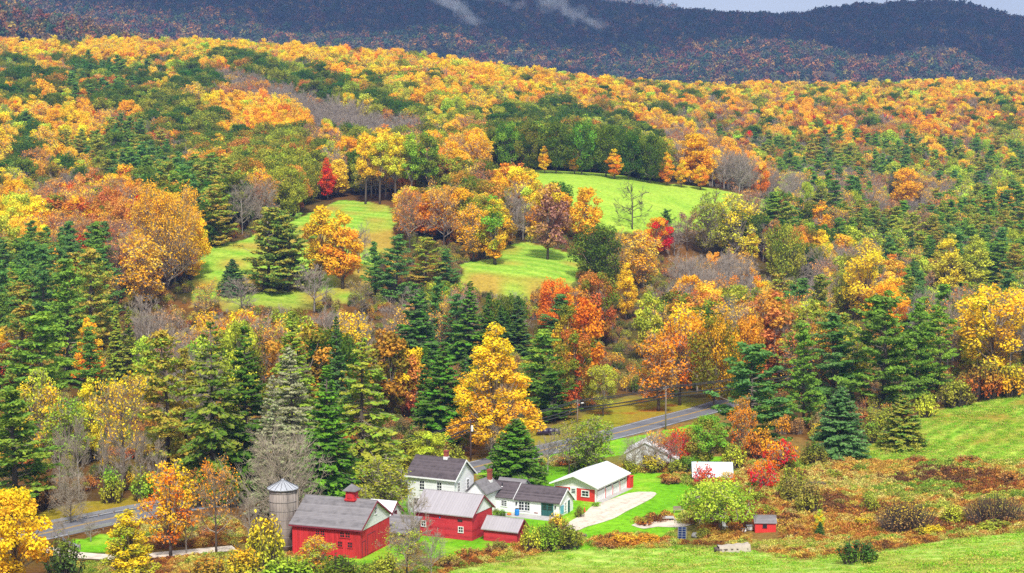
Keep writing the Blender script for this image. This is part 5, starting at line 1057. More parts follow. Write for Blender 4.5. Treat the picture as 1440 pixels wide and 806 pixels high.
# what can be seen past the ridges: highest ground angle so far along each line of sight
def seen_top(x, y, z, h):
    t = np.linspace(0.35, 0.985, 60); gz = Hh(x[:, None] * t, y[:, None] * t); sl = (gz + 6 - CAMZ) / (y[:, None] * t)
    return (z + h - CAMZ) / y > sl.max(1)
vis = seen_top(X, Y, Z, 16.0)
NZ = 0.65 * fnoise(X + 500, Y, 34, 81) + 0.35 * fnoise(X + 500, Y, 15, 82); NZ = np.argsort(np.argsort(NZ)) / len(NZ)
for i in np.argsort(-Y):
    x, y, z = X[i], Y[i], Z[i]
    if not vis[i]: continue
    cxp, cyp = proj(x, y, z + 12.0)
    if cxp < -40 or cxp > 1480: continue
    pal = None
    for poly, s in PATCH:
        if inpoly(poly, np.array([cxp]), np.array([cyp]))[0]: pal = s
    if pal is None: continue
    u = (NZ[i] + rng.normal() * 0.16) % 1.0; k = pal[min(len(pal) - 1, int(np.searchsorted(np.cumsum([w for _, w in pal]), u)))][0]
    kd, protos, cols, hr, wr = KIN[k]; g_ = rng.uniform(0.75, 1.3) if kd != 'bare_tree' else 1.0; h = rng.uniform(*hr) * (0.55 + 0.45 * g_); w = rng.uniform(*wr) * g_
    if y < 420: h *= 1.08
    pr = protos[rng.randint(len(protos))]; c = cols[rng.randint(len(cols))]
    tpx, tpy = proj(x, y, z + h); wp = w / y * FPX; bx, by = proj(x, y, z)
    # keep-clear test
    bad = False; ok2 = True
    sx = np.array([0, -0.3, 0.3, -0.48, 0.48, -0.3, 0.3, 0, 0]) * wp + tpx; sy = tpy + (by - tpy) * np.array([0.03, 0.15, 0.15, 0.45, 0.45, 0.75, 0.75, 0.5, 0.95])
    for poly in OPEN:
        if inpoly(poly, sx, sy).any(): bad = True; break
    if bad: continue
    for hx, ht, hw, hb, hy in HERO:
        if abs(hx - tpx) < 0.5 * hw + 0.45 * wp:
            if y < hy + 4 and tpy < ht + 0.72 * (hb - ht) and by > ht: bad = True; break
            if abs(y - hy) < 6 and abs(hx - tpx) < 0.3 * hw: bad = True; break
    if bad:
        continue
    fills.append(dict(x=x, y=y, z=z, h=h, w=w, k=k, kind=kd, proto=pr, c=c, rz=rng.uniform(0, 6.28), px=tpx, top=tpy, base=by, wp=wp))
# ------------------------------------------------------------------ which of them show: paint them far to near
q = 0.5; BW, BH = int(1440 * q), int(806 * q); IDB = np.full((BH, BW), -1, np.int32)
alls = [(t[4], -2 - j, t[0], t[1], t[2], t[3]) for j, t in enumerate(TREES)] + [(f['y'], j, f['px'], f['top'], f['wp'], f['base']) for j, f in enumerate(fills)]
for yy, j, px, tp, wp, bs in sorted(alls, key=lambda a: -a[0]):
    bb = tp + 0.86 * (bs - tp); x0, x1 = int((px - wp / 2) * q), int((px + wp / 2) * q) + 1; y0, y1 = int(tp * q), int(bb * q) + 1
    X0, X1, Y0, Y1 = max(0, x0), min(BW, x1), max(0, y0), min(BH, y1)
    if X0 >= X1 or Y0 >= Y1: continue
    gy, gx_ = np.mgrid[Y0:Y1, X0:X1]; e = ((gx_ + 0.5 - px * q) / (wp * q / 2 + 0.3)) ** 2 + ((gy + 0.5 - (tp + bb) / 2 * q) / ((bb - tp) * q / 2 + 0.3)) ** 2 < 1
    IDB[Y0:Y1, X0:X1][e] = j
cnt = np.bincount(IDB[IDB >= 0], minlength=len(fills)); 
gy, gx_ = np.mgrid[0:BH, 0:BW]; mk = IDB >= 0
cxs = np.bincount(IDB[mk], gx_[mk], minlength=len(fills)) / np.maximum(cnt, 1) / q; cys = np.bincount(IDB[mk], gy[mk], minlength=len(fills)) / np.maximum(cnt, 1) / q
heros = {}
for t in TREES: heros[t[5].name.split('.')[0]] = heros.get(t[5].name.split('.')[0], 0) + 1
CAP = dict(broadleaf_tree=295, pine_tree=295 - heros.get('pine_tree', 0), spruce_tree=295 - heros.get('spruce_tree', 0), bare_tree=295 - heros.get('bare_tree', 0))
single = set()
for kd, capn in CAP.items():
    idx = [j for j, f in enumerate(fills) if f['kind'] == kd and cnt[j] >= 22]; idx.sort(key=lambda j: -cnt[j]); single |= set(idx[:capn])
WORD = dict(O='orange', Y='yellow', R='red', T='rusty brown', G='olive green', D='dark green', L='lime green', H='half-bare pink', B='leafless grey', P='blue-green', V='yellowish green', S='dark')
NOUN = dict(broadleaf_tree='broadleaf', bare_tree='tree', pine_tree='pine', spruce_tree='spruce')
PLACE = [(40, 70, 'at the left end of the ridge'), (180, 75, 'high on the left ridge'), (330, 85, 'on the ridge above the green oak strip'), (480, 95, 'on the sunlit ridge crest left of centre'), (640, 115, 'on the ridge crest at centre'),
 (800, 130, 'on the ridge above the dark oak row'), (960, 145, 'on the far ridge right of centre'), (1120, 150, 'on the far right ridge'), (1300, 150, 'under the mountain at upper right'), (1410, 150, 'on the ridge at the right edge'),
 (40, 160, 'on the upper left slope'), (170, 150, 'below the left ridge'), (300, 170, 'above the olive oak bank'), (420, 150, 'left of the leafless band'), (560, 180, 'along the leafless band on the slope'), (690, 200, 'between leafless band and oak row'),
 (40, 240, 'at the left edge of the slope'), (150, 230, 'beside the pine strip on the left'), (270, 250, 'above the very large orange maple'), (390, 240, 'above the left meadow'), (520, 240, 'at the head of the left meadow'), (650, 270, 'above the middle meadow'), (640, 320, 'beside the middle meadow'),
 (780, 300, 'between middle and upper meadows'), (980, 220, 'behind the upper meadow'), (1100, 230, 'right of the upper meadow'), (1230, 220, 'in the mixed wood at right'), (1380, 220, 'in the pine wood at right edge'),
 (1150, 280, 'in the leafless wood at right'), (1300, 300, 'in the right-hand pine wood'), (1410, 310, 'at the right edge pines'), (1180, 340, 'above the brilliant yellow tree'), (1330, 370, 'around the lime yellow pair'), (1090, 380, 'left of the brilliant yellow tree'),
 (980, 350, 'below the upper meadow'), (880, 400, 'right of the middle meadow'), (1010, 410, 'above the orange road maples'), (1080, 450, 'behind the large rounded pine'), (1160, 420, 'above the right pine clump'), (1340, 470, 'behind the right pine clump'), (1420, 460, 'beside the large yellow tree'),
 (60, 310, 'by the yellow trees at left edge'), (130, 300, 'on the pinkish left slope'), (60, 400, 'among the left slope pines'), (200, 440, 'below the very large orange maple'), (300, 440, 'at the foot of the left meadow'), (430, 430, 'below the golden maple pair'), (540, 440, 'below the blue-green pine pair'),
 (640, 440, 'below the middle meadow'), (740, 450, 'around the narrow dark spruce'), (800, 500, 'above the road field'), (900, 510, 'behind the road field'), (560, 540, 'above the farmhouse'), (660, 580, 'around the yellow poplar'), (60, 520, 'among the lower left pines'), (170, 560, 'above the bridge road'), (60, 640, 'left of the bridge road'), (200, 640, 'behind the bridge road'),
 (340, 560, 'among the tall dark spruces'), (480, 560, 'around the drooping olive spruce'), (1150, 520, 'left of the right pine clump'), (1110, 560, 'right of the large rounded pine'), (1280, 560, 'under the right pine clump'), (1390, 540, 'above the right field')]
ORD = ['leftmost', 'second from left', 'third from left', 'fourth from left', 'fifth from left', 'sixth from left', 'seventh from left', 'eighth from left', 'ninth from left', 'tenth from left', 'eleventh from left', 'twelfth from left']
groups = {}
for j in single:
    f = fills[j]; a = [(cxs[j] - p[0]) ** 2 + (1.6 * (cys[j] - p[1])) ** 2 for p in PLACE]; f['place'] = PLACE[int(np.argmin(a))][2]
    groups.setdefault((WORD[f['k']], NOUN[f['kind']], f['place']), []).append(j)
for (wd_, nn, pl), js in groups.items():
    js.sort(key=lambda j: cxs[j]); gname = '%s %s %s' % (wd_, nn + 's' if nn in ('tree', 'pine') else nn + ' trees', pl)
    rows = [js]
    if len(js) > 6:
        ym = np.median([cys[j] for j in js]); rows = [[j for j in js if cys[j] <= ym], [j for j in js if cys[j] > ym]]
    for r, row in enumerate(rows):
        pre = '' if len(rows) == 1 else ('higher ', 'lower ')[r]
        for o, j in enumerate(row):
            if len(js) == 1: lb = 'only %s %s %s' % (wd_, nn if nn != 'broadleaf' else 'broadleaf tree', pl)
            else: lb = '%s of the %s%s %s %s' % (ORD[min(o, 11)], pre, wd_, nn + 's' if nn in ('tree', 'pine') else nn + ' trees' if nn == 'broadleaf' else 'spruces', pl)
            lb = lb if len(lb.split()) <= 16 else lb.replace(' broadleaf', '').replace('leafless grey', 'leafless')
            f = fills[j]; d = PROTO[f['proto']]
            e = grow(f['kind'], f['proto'], (f['x'], f['y'], f['z'] - 0.2), f['w'] / d['W'], f['h'] / d['H'], f['rz'], *f['c'], 0.12); tag(e, lb, 'tree', gname if len(js) > 1 else None)
print('fills', len(fills), 'single', len(single))

# ------------------------------------------------------------------ the far wood and ground cover: what nobody could count
def scatter(name, meshes, pos, idx, rot, scl, c1, c2, label, realname):
    lib = bpy.data.collections.new(realname)
    for n, me in enumerate(meshes):
        o = bpy.data.objects.new('%s_%02d' % (realname, n), me); lib.objects.link(o)
    me = bpy.data.meshes.new(name); me.vertices.add(len(pos)); me.vertices.foreach_set('co', np.asarray(pos, np.float32).ravel())
    for nm, ty, v, k in (('idx', 'INT', idx, 'value'), ('rot', 'FLOAT_VECTOR', rot, 'vector'), ('scl', 'FLOAT_VECTOR', scl, 'vector'), ('leaf_col', 'FLOAT_COLOR', c1, 'color'), ('leaf_two', 'FLOAT_COLOR', c2, 'color')):
        a = me.attributes.new(nm, ty, 'POINT'); a.data.foreach_set(k, np.asarray(v, np.int32 if ty == 'INT' else np.float32).ravel())
    o = bpy.data.objects.new(name, me); C.objects.link(o); kind(o, 'stuff', label)
    ng = bpy.data.node_groups.new(name, 'GeometryNodeTree')
    ng.interface.new_socket('Geometry', in_out='INPUT', socket_type='NodeSocketGeometry'); ng.interface.new_socket('Geometry', in_out='OUTPUT', socket_type='NodeSocketGeometry')
    N, Lk = ng.nodes, ng.links; gi, go = N.new('NodeGroupInput'), N.new('NodeGroupOutput'); ip = N.new('GeometryNodeInstanceOnPoints'); ci = N.new('GeometryNodeCollectionInfo')
    ci.inputs['Collection'].default_value = lib; ci.inputs['Separate Children'].default_value = True; ci.inputs['Reset Children'].default_value = True
    Lk.new(gi.outputs[0], ip.inputs['Points']); Lk.new(ci.outputs[0], ip.inputs['Instance']); ip.inputs['Pick Instance'].default_value = True
    for nm, ty, so in (('idx', 'INT', 'Instance Index'), ('rot', 'FLOAT_VECTOR', 'Rotation'), ('scl', 'FLOAT_VECTOR', 'Scale')):
        na = N.new('GeometryNodeInputNamedAttribute'); na.data_type = ty; na.inputs['Name'].default_value = nm
        Lk.new([s for s in na.outputs if s.enabled and s.name == 'Attribute'][0], ip.inputs[so])
    Lk.new(ip.outputs[0], go.inputs[0]); md = o.modifiers.new('scatter', 'NODES'); md.node_group = ng; return o
def jit(c, n, j, rng):
    c = np.asarray(c)[:, :3] if np.ndim(c) == 2 else np.tile(np.asarray(c)[:3], (n, 1))
    return np.c_[np.clip(c * (1 + rng.uniform(-j, j, (n, 3)) * [0.6, 1, 0.4]) * (1 + rng.uniform(-j, j, (n, 1))), 0, 1), np.ones(n)]
rest = [f for j, f in enumerate(fills) if j not in single]
names = sorted({f['proto'] for f in rest}); fm = [far_mesh(n) for n in names]
n = len(rest)
scatter('forest', fm, [(f['x'], f['y'], f['z'] - 0.2) for f in rest], [names.index(f['proto']) for f in rest], [(0, 0, f['rz']) for f in rest],
        [(f['w'] / PROTO[f['proto']]['W'],) * 2 + (f['h'] / PROTO[f['proto']]['H'],) for f in rest],
        jit([LC[f['c'][0]] for f in rest], n, 0.14, rng), jit([LC[f['c'][1]] for f in rest], n, 0.14, rng), 'far autumn forest of orange, yellow, green and leafless trees covering the slopes', 'forest_tree')
# saplings and bushes under the nearer trees
xs = rng.uniform(-140, 160, 5200); ys = rng.uniform(265, 560, 5200); k = (np.abs(xs) < 0.33 * ys) & ~inpoly(VALLEY, xs, ys)
for polys in (LAWN, FIELD, MEAD, UPM, HILL): k &= ~any_in(polys, xs, ys)
rd = np.array([np.min((ROAD[:, 0] - a) ** 2 + (ROAD[:, 1] - b) ** 2) for a, b in zip(xs, ys)]); k &= rd > 7.5 ** 2
xs, ys = xs[k], ys[k]; n = len(xs); zs = Hh(xs, ys); pick = rng.choice(8, n, p=[.2, .2, .14, .12, .1, .1, .08, .06]); pc = [LC[c] for c in ('OL', 'BR', 'YG', 'RO', 'G', 'DG', 'GO', 'PK')]
s = rng.uniform(0.5, 1.25, n)
bm_ = [far_mesh('brush0'), far_mesh('brush1')]
scatter('undergrowth', bm_, np.c_[xs, ys, zs - 0.1], rng.randint(0, 2, n), np.c_[np.zeros(n), np.zeros(n), rng.uniform(0, 6.28, n)], np.c_[s, s, s * rng.uniform(0.7, 1.5, n)],
        jit([pc[i] for i in pick], n, 0.15, rng), jit([pc[i] for i in np.roll(pick, 1)], n, 0.15, rng), 'tangled low undergrowth of the woods', 'undergrowth_bush')
# brush: goldenrod, grasses and brambles in the wet field and along the banks
def herb(seed, n=170, h=0.8, w=1.5, ls=0.12):
    g = np.random.RandomState(seed); p = np.c_[g.normal(size=(n, 2)) * w * 0.3, np.zeros(n)]; p[:, 2] = h * g.rand(n) ** 0.7 * np.exp(-(p[:, 0] ** 2 + p[:, 1] ** 2) / (w * w * 0.5))
    d = g.normal(size=(n, 3)); d[:, 2] = 0.5 + 0.4 * np.abs(d[:, 2]); v = quads(p + [0, 0, 0.05], d, ls * g.uniform(0.6, 1.5, n), g, 0.4)
    return leafmesh('herb', v, g.rand(n), g.rand(n), M_LEAF)
BR_ = [gpoly([(948, 676), (1046, 640), (1110, 645), (1190, 650), (1330, 652), (1446, 650), (1446, 748), (1330, 758), (1240, 774), (1130, 786), (1050, 768), (962, 766), (930, 762), (948, 744), (1000, 690)]),
       gpoly([(590, 812), (640, 792), (690, 772), (742, 766), (815, 752), (826, 764), (740, 782), (640, 800), (610, 816)]), gpoly([(815, 768), (850, 755), (900, 752), (940, 760), (940, 771), (880, 772)]),
       gpoly([(300, 790), (400, 782), (500, 796), (560, 792), (610, 796), (600, 825), (300, 825)]), gpoly([(755, 650), (800, 644), (800, 652), (758, 657)]), gpoly([(890, 736), (925, 727), (950, 727), (930, 733)]),
       gpoly([(930, 672), (960, 668), (966, 674), (940, 678)]), gpoly([(700, 676), (760, 664), (770, 668), (720, 684)]), gpoly([(860, 660), (960, 656), (960, 664), (870, 666)]), gpoly([(250, 786), (330, 776), (330, 812), (60, 812), (100, 796)]), gpoly([(186, 774), (178, 744), (230, 734), (330, 730), (350, 764), (240, 772)])]
xs = rng.uniform(-75, 95, 42000); ys = rng.uniform(195, 300, 42000); k = any_in(BR_, xs, ys); qx, qy = proj(xs, ys, Hh(xs, ys))
for a in ((1056, 1098, 742, 763), (1040, 1062, 742, 755), (946, 988, 738, 764), (1002, 1058, 768, 790), (1008, 1026, 736, 750)): k &= ~((qx > a[0]) & (qx < a[1]) & (qy > a[2]) & (qy < a[3]))
xs, ys = xs[k], ys[k]; zs = Hh(xs, ys)
pxs, pys = proj(xs, ys, zs)
nA, nB = fnoise(xs, ys, 7, 41), fnoise(xs + 9, ys, 3.0, 42); v = nA * 0.65 + nB * 0.35 + rng.normal(size=len(xs)) * 0.07
HC = [lin(c) for c in ((136, 164, 60), (192, 190, 80), (214, 202, 112), (214, 178, 82), (206, 150, 70), (172, 116, 58), (124, 88, 60))]
v = np.argsort(np.argsort(v)) / len(v) + rng.normal(size=len(xs)) * 0.1; ci_ = np.clip(v * 6.6, 0, 6.99).astype(int)
def blob(x, y, a, b): return ((pxs - x) / a) ** 2 + ((pys - y) / b) ** 2 < 1
for (x, y, a, b, c) in ((1310, 672, 75, 13, 6), (1385, 690, 60, 9, 5), (1250, 648, 90, 7, 5), (1340, 742, 100, 9, 5), (1180, 752, 70, 12, 4), (1190, 672, 60, 22, 2), (1290, 690, 70, 10, 0), (1130, 745, 60, 10, 3), (1080, 765, 60, 6, 1), (1000, 757, 60, 8, 3), (1040, 705, 40, 16, 5), (1230, 660, 60, 12, 3), (700, 770, 60, 10, 4), (880, 762, 60, 9, 4), (640, 795, 40, 8, 5), (450, 805, 170, 16, 0), (330, 806, 60, 20, 1)):
    kk = blob(x, y, a, b) & (rng.rand(len(xs)) < 0.72); ci_[kk] = c
n = len(xs); s = rng.uniform(0.6, 1.35, n) * np.where(pys > 750, 0.7, 0.9); hc = [HC[i] for i in ci_]; hc2 = [HC[min(6, i + rng.randint(0, 2))] for i in ci_]
scatter('brush', [herb(900 + i) for i in range(4)], np.c_[xs, ys, zs], rng.randint(0, 4, n), np.c_[np.zeros(n), np.zeros(n), rng.uniform(0, 6.28, n)], np.c_[s, s, s * rng.uniform(0.6, 1.25, n)],
        jit(hc, n, 0.2, rng), jit(hc2, n, 0.2, rng), 'rough brush of faded goldenrod, red brambles and dry grass', 'brush_clump')
# loose grass on the hayfield and the right-hand field
xs = np.r_[rng.uniform(-60, 75, 9000), rng.uniform(55, 110, 5000)]; ys = np.r_[rng.uniform(165, 245, 9000), rng.uniform(275, 345, 5000)]; k = any_in(HAY + HILL, xs, ys); xs, ys = xs[k], ys[k]; n = len(xs); s = rng.uniform(0.25, 0.6, n) * (0.6 + 0.8 * fnoise(xs, ys, 6, 50))
gc = [lin(c) for c in ((120, 170, 36), (170, 190, 70), (190, 180, 90), (140, 180, 50))]
scatter('grass', [herb(950 + i, 60, 0.7, 2.2, 0.15) for i in range(2)], np.c_[xs, ys, Hh(xs, ys)], rng.randint(0, 2, n), np.c_[np.zeros(n), np.zeros(n), rng.uniform(0, 6.28, n)], np.c_[s * 1.3, s * 1.3, s],
        jit([gc[i] for i in rng.randint(0, 4, n)], n, 0.12, rng), jit([gc[i] for i in rng.randint(0, 4, n)], n, 0.12, rng), 'loose tufts of mown grass on the open fields', 'grass_tuft')
# the wood on the mountains
MP = [(n_, broad(13, 12, 0.1, 9, 130, 1.5, 'round', 700 + i, 0.5)) for i, n_ in enumerate(('a', 'b', 'c'))]
MPm = []
for n_, b_ in MP: MPm.append(leafmesh('mountain_tree', b_[2], b_[3], b_[4], M_LEAF))
PTS = []
for hf, Y0, Y1, sp_, dens in ((MT3, 1450, 1800, 9.5, 1.0), (MT1, 2250, 3740, 13.0, 1.0), (MT2, 5900, 6420, 26.0, 1.0)):
    y = Y0
    while y < Y1:
        um = 0.335; x = np.arange(-um * y, (um if hf is not MT3 else -0.12) * y, sp_); x = x + rng.uniform(-0.42, 0.42, len(x)) * sp_; yy = y + rng.uniform(-0.5, 0.5, len(x)) * sp_ * 1.2
        PTS.append(np.c_[x, yy, hf(x, yy), np.full(len(x), sp_ / 11.0)]); y += sp_ * 1.25
PTS = np.vstack(PTS); pxs, pys = proj(PTS[:, 0], PTS[:, 1], PTS[:, 2] + 12); k = (pxs > -30) & (pxs < 1470) & (pys > -25) & (pys < 135); PTS = PTS[k]; n = len(PTS)
MC = [lin(c) for c in ((150, 122, 72), (158, 104, 62), (120, 106, 90), (88, 108, 64), (68, 94, 72), (184, 140, 72), (142, 88, 64), (98, 100, 92))]
vv = fnoise(PTS[:, 0], PTS[:, 1], 160, 60) * 0.5 + rng.rand(n) * 0.5; mi = np.clip(vv * 8.5 - 0.3, 0, 7).astype(int); s = PTS[:, 3] * rng.uniform(0.8, 1.25, n)
print('mountain trees', n)
scatter('mountain_forest', MPm, PTS[:, :3] - [0, 0, 1.0], rng.randint(0, 3, n), np.c_[np.zeros(n), np.zeros(n), rng.uniform(0, 6.28, n)], np.c_[s, s, s * rng.uniform(0.85, 1.2, n)],
        jit([MC[i] for i in mi], n, 0.18, rng), jit([MC[i] for i in mi[::-1]], n, 0.18, rng), 'dark rust and blue-grey wood covering the mountains', 'mountain_tree')
# ------------------------------------------------------------------ poles, rails, fence and small things
M_POLE = paint('weathered pole wood', (0.27, 0.21, 0.17, 1), 0.25, 0.9, 1.0, streak=1, spec=0.05)
M_POLED = paint('dark pole wood', (0.13, 0.085, 0.075, 1), 0.25, 0.9, 1.0, streak=1, spec=0.05)
M_STEEL = paint('dull galvanised steel', (0.42, 0.43, 0.45, 1), 0.15, 0.5, 1.0, metal=0.4)
POLES = []
def pole(px, base, top, label, m, lamp=False, transformer=False, arm=True):
    p = hit(px, base); h = at(px, top, p[1])[2] - p[2]; t = thing('utility_pole', label, 'utility pole', p, R(-35), 'utility poles along the road')
    MB().tube([(0, 0, -0.5), (0, 0, h * 0.5), (0, 0, h)], [0.17, 0.14, 0.11], 8).obj('pole', m, t, True)
    if arm:
        MB().box(-0.07, 0.07, -0.9, 0.9, h - 0.55, h - 0.43).obj('cross_arm', m, t)
        for y in (-0.8, -0.3, 0.8): MB().tube([(0, y, h - 0.43), (0, y, h - 0.22)], [0.05, 0.035], 6).obj('insulator', M_TRIM, t)
    if transformer: MB().tube([(0.3, 0.0, h * 0.72), (0.3, 0, h * 0.86)], [0.2, 0.2], 10).obj('transformer', M_TRIM, t)
    if lamp: MB().tube([(0, 0, h * 0.83), (0.9, 0.2, h * 0.88)], [0.04, 0.03], 5).obj('lamp_arm', M_STEEL, t); MB().tube([(0.8, 0.2, h * 0.86), (1.25, 0.25, h * 0.88)], [0.14, 0.1], 8).obj('lamp_head', M_TRIM, t)
    POLES.append((p, h)); return t
pole(1180, 560, 500, 'utility pole mostly hidden in the trees at the road bend', M_POLE)
pole(936, 604, 543, 'tallest utility pole, grey, standing at the near verge of the road', M_POLE)
pole(812, 596, 562, 'grey utility pole with a small white street lamp beyond the road', M_POLE, lamp=True)
pole(662, 648, 590, 'dark utility pole with a white transformer above the farmhouse', M_POLED, transformer=True)
pole(470, 690, 640, 'dark utility pole hidden in the spruces behind the barn', M_POLED)
def wires(chain, offs, label):
    for dy, dz, r in offs:
        mb = MB(); 
        for (p, h), (q, g) in zip(chain[:-1], chain[1:]):
            a = Vector((p[0], p[1] + dy, p[2] + h + dz)); b = Vector((q[0], q[1] + dy, q[2] + g + dz)); L = (b - a).length
            pts = [a.lerp(b, s) - Vector((0, 0, 4 * s * (1 - s) * L * 0.018)) for s in np.linspace(0, 1, 13)]; mb.tube(pts, [r] * 13, 4)
        tag(mb.obj('power_line', M_IRON), label[offs.index((dy, dz, r))], 'power line', 'wires strung between the utility poles')
wires(POLES, [(0.8, -0.2, 0.085), (-0.8, -0.2, 0.085), (0.0, -1.6, 0.11), (0.1, -2.2, 0.1)], ['far upper power line running along the road poles', 'near upper power line running along the road poles', 'thick upper cable hung below the power lines', 'lowest cable strung along the road poles'])
def rail(pts, label, h=0.75, post_every=2.4, beam=0.32):
    cl = spline(gpoly(pts), 1.2); z = Hh(cl[:, 0], cl[:, 1]); t = thing('guardrail', label, 'guardrail', (cl[0, 0], cl[0, 1], z[0])); o = Vector((cl[0, 0], cl[0, 1], z[0]))
    mb = MB(); P = [Vector((a, b, c)) - o for (a, b), c in zip(cl, z)]
    for dz, dd in ((h - beam, 0.0), (h - beam * 0.5, 0.06), (h, 0.0)): pass
    for i in range(len(P) - 1):
        a, b = P[i], P[i + 1]; mb.add([a + Vector((0, 0, h - beam)), b + Vector((0, 0, h - beam)), b + Vector((0, 0, h)), a + Vector((0, 0, h)), a + Vector((0, .1, h - beam)), b + Vector((0, .1, h - beam)), b + Vector((0, .1, h)), a + Vector((0, .1, h))], [(0, 1, 2, 3), (7, 6, 5, 4), (3, 2, 6, 7), (1, 0, 4, 5), (0, 3, 7, 4), (1, 5, 6, 2)])
    mb.obj('rail_beam', M_STEEL, t); last = -9; acc = 0
    for i in range(len(P)):
        if i: acc += (P[i] - P[i - 1]).length
        if acc - last >= post_every: last = acc; q = P[i]; MB().box(q.x - 0.08, q.x + 0.08, q.y + 0.105, q.y + 0.27, q.z - 0.3, q.z + h + 0.04).obj('post', M_POLE, t)
rail([(62, 742), (100, 735), (160, 723), (232, 710)], 'long steel guardrail on the far side of the bridge road', 0.9, 2.4, 0.42)
rail([(96, 757), (120, 751), (158, 743)], 'short dark steel guardrail on the near side of the bridge road', 0.9, 2.0, 0.42)
rail([(88, 763), (98, 770), (112, 774)], 'bent pale guardrail end turning into the farm track', 0.75, 1.4, 0.42)
# split rail fence behind the cottage
cl = gpoly([(738, 682), (748, 675), (758, 668.5), (768, 662.5)]); z = Hh(cl[:, 0], cl[:, 1]); o = Vector((cl[0, 0], cl[0, 1], z[0])); P = [Vector((a, b, c)) - o for (a, b), c in zip(cl, z)]
t = thing('rail_fence', 'short grey split rail fence on the lawn behind the cottage', 'fence', o)
for q in P: MB().tube([q + Vector((0, 0, -0.3)), q + Vector((0, 0, 1.15))], [0.1, 0.08], 6).obj('post', M_POLE, t)
for a, b in zip(P[:-1], P[1:]):
    for h in (0.4, 0.75, 1.05): MB().tube([a + Vector((0, 0, h)), (a + b) / 2 + Vector((0, 0, h + 0.02)), b + Vector((0, 0, h))], [0.06, 0.07, 0.06], 6).obj('rail', M_POLE, t)
def put(name, label, cat, px, py, rz=0.0, lift=0.0): p = hit(px, py); return thing(name, label, cat, (p[0], p[1], p[2] + lift), R(rz))
t = put('barrel', 'bright blue rain barrel against the white cottage wall', 'barrel', 727, 725)
MB().lathe([(0.27, 0), (0.33, 0.12), (0.35, 0.5), (0.33, 0.88), (0.27, 1.0)], 16).obj('body', M_BLUE, t, True); MB().lathe([(0.28, 1.0), (0.28, 1.05), (0.02, 1.06)], 16).obj('lid', M_IRON, t)
for z_ in (0.3, 0.7): MB().lathe([(0.352, z_), (0.37, z_ + 0.02), (0.352, z_ + 0.05)], 16).obj('hoop', M_BLUE, t)
M_ORA = paint('orange', (0.75, 0.20, 0.02, 1), 0.15, 0.6); M_CONE = paint('cone red', (0.7, 0.05, 0.03, 1), 0.1, 0.5)
t = put('traffic_cone', 'small red cone at the edge of the gravel drive by the cottage', 'traffic cone', 822, 720)
MB().lathe([(0.16, 0.04), (0.04, 0.75), (0.01, 0.76)], 12).obj('cone', M_CONE, t); MB().box(-0.2, 0.2, -0.2, 0.2, 0, 0.04).obj('foot', M_CONE, t)
for px, py, lb, r in ((815, 721.5, 'orange pumpkin in the planting at the cottage corner', 0.28), (813, 722.5, 'smaller orange pumpkin beside the first at the cottage corner', 0.2), (716, 724.5, 'orange pumpkin heap left of the blue barrel', 0.34)):
    t = put('pumpkin', lb, 'pumpkin', px, py); mb = MB(); o_ = 0
    prof = [(0.05, 0.03), (0.6, 0.02), (0.95, 0.35), (1.0, 0.7), (0.75, 1.15), (0.2, 1.22), (0.02, 1.18)]; n = 20
    V = [(r * a * (1 - 0.08 * (k % 2)) * math.cos(2 * math.pi * k / n), r * a * (1 - 0.08 * (k % 2)) * math.sin(2 * math.pi * k / n), r * b * 0.85) for a, b in prof for k in range(n)]
    mb.add(V, [(i * n + k, i * n + (k + 1) % n, (i + 1) * n + (k + 1) % n, (i + 1) * n + k) for i in range(len(prof) - 1) for k in range(n)]); mb.obj('rind', M_ORA, t, True)
    MB().tube([(0, 0, r * 0.9), (0.02, 0, r * 1.25)], [r * 0.13, r * 0.08], 6).obj('stalk', M_GREEN, t)
# tarp over a timber pile
M_TARP = paint('khaki tarpaulin', (0.40, 0.34, 0.27, 1), 0.15, 0.75, 1.0, bump=0.6)
p = hit(1030, 777); t = thing('covered_woodpile', 'long woodpile under a khaki tarpaulin at the edge of the hayfield', 'woodpile', p, R(9))
mb = MB(); nx, ny = 22, 11; V = []
for i in range(nx):
    for j in range(ny):
        x = -1.95 + 4.2 * i / (nx - 1); a = j / (ny - 1); y = -0.85 + 1.7 * a; e = min(a, 1 - a) * 5
        h = 0.95 * min(1, e * 1.2) + 0.10 * math.sin(i * 1.3) * (1 - min(1, e)) + 0.05 * math.sin(i * 0.9 + j) + 0.22 * i / nx; y += 0.08 * math.sin(i * 1.7) * (1 - min(1, e)); V.append((x, y, max(0.05, h)))
mb.add(V, [(i * ny + j, (i + 1) * ny + j, (i + 1) * ny + j + 1, i * ny + j + 1) for i in range(nx - 1) for j in range(ny - 1)]); mb.obj('tarpaulin', M_TARP, t, True)
for k in range(8):
    y = -0.55 + (k % 4) * 0.36; zz = 0.17 + (k // 4) * 0.36; MB().tube([(-2.25 - 0.1 * (k % 3), y, zz), (2.1, y, zz)], [0.17, 0.17], 8).obj('log', M_BARK, t)
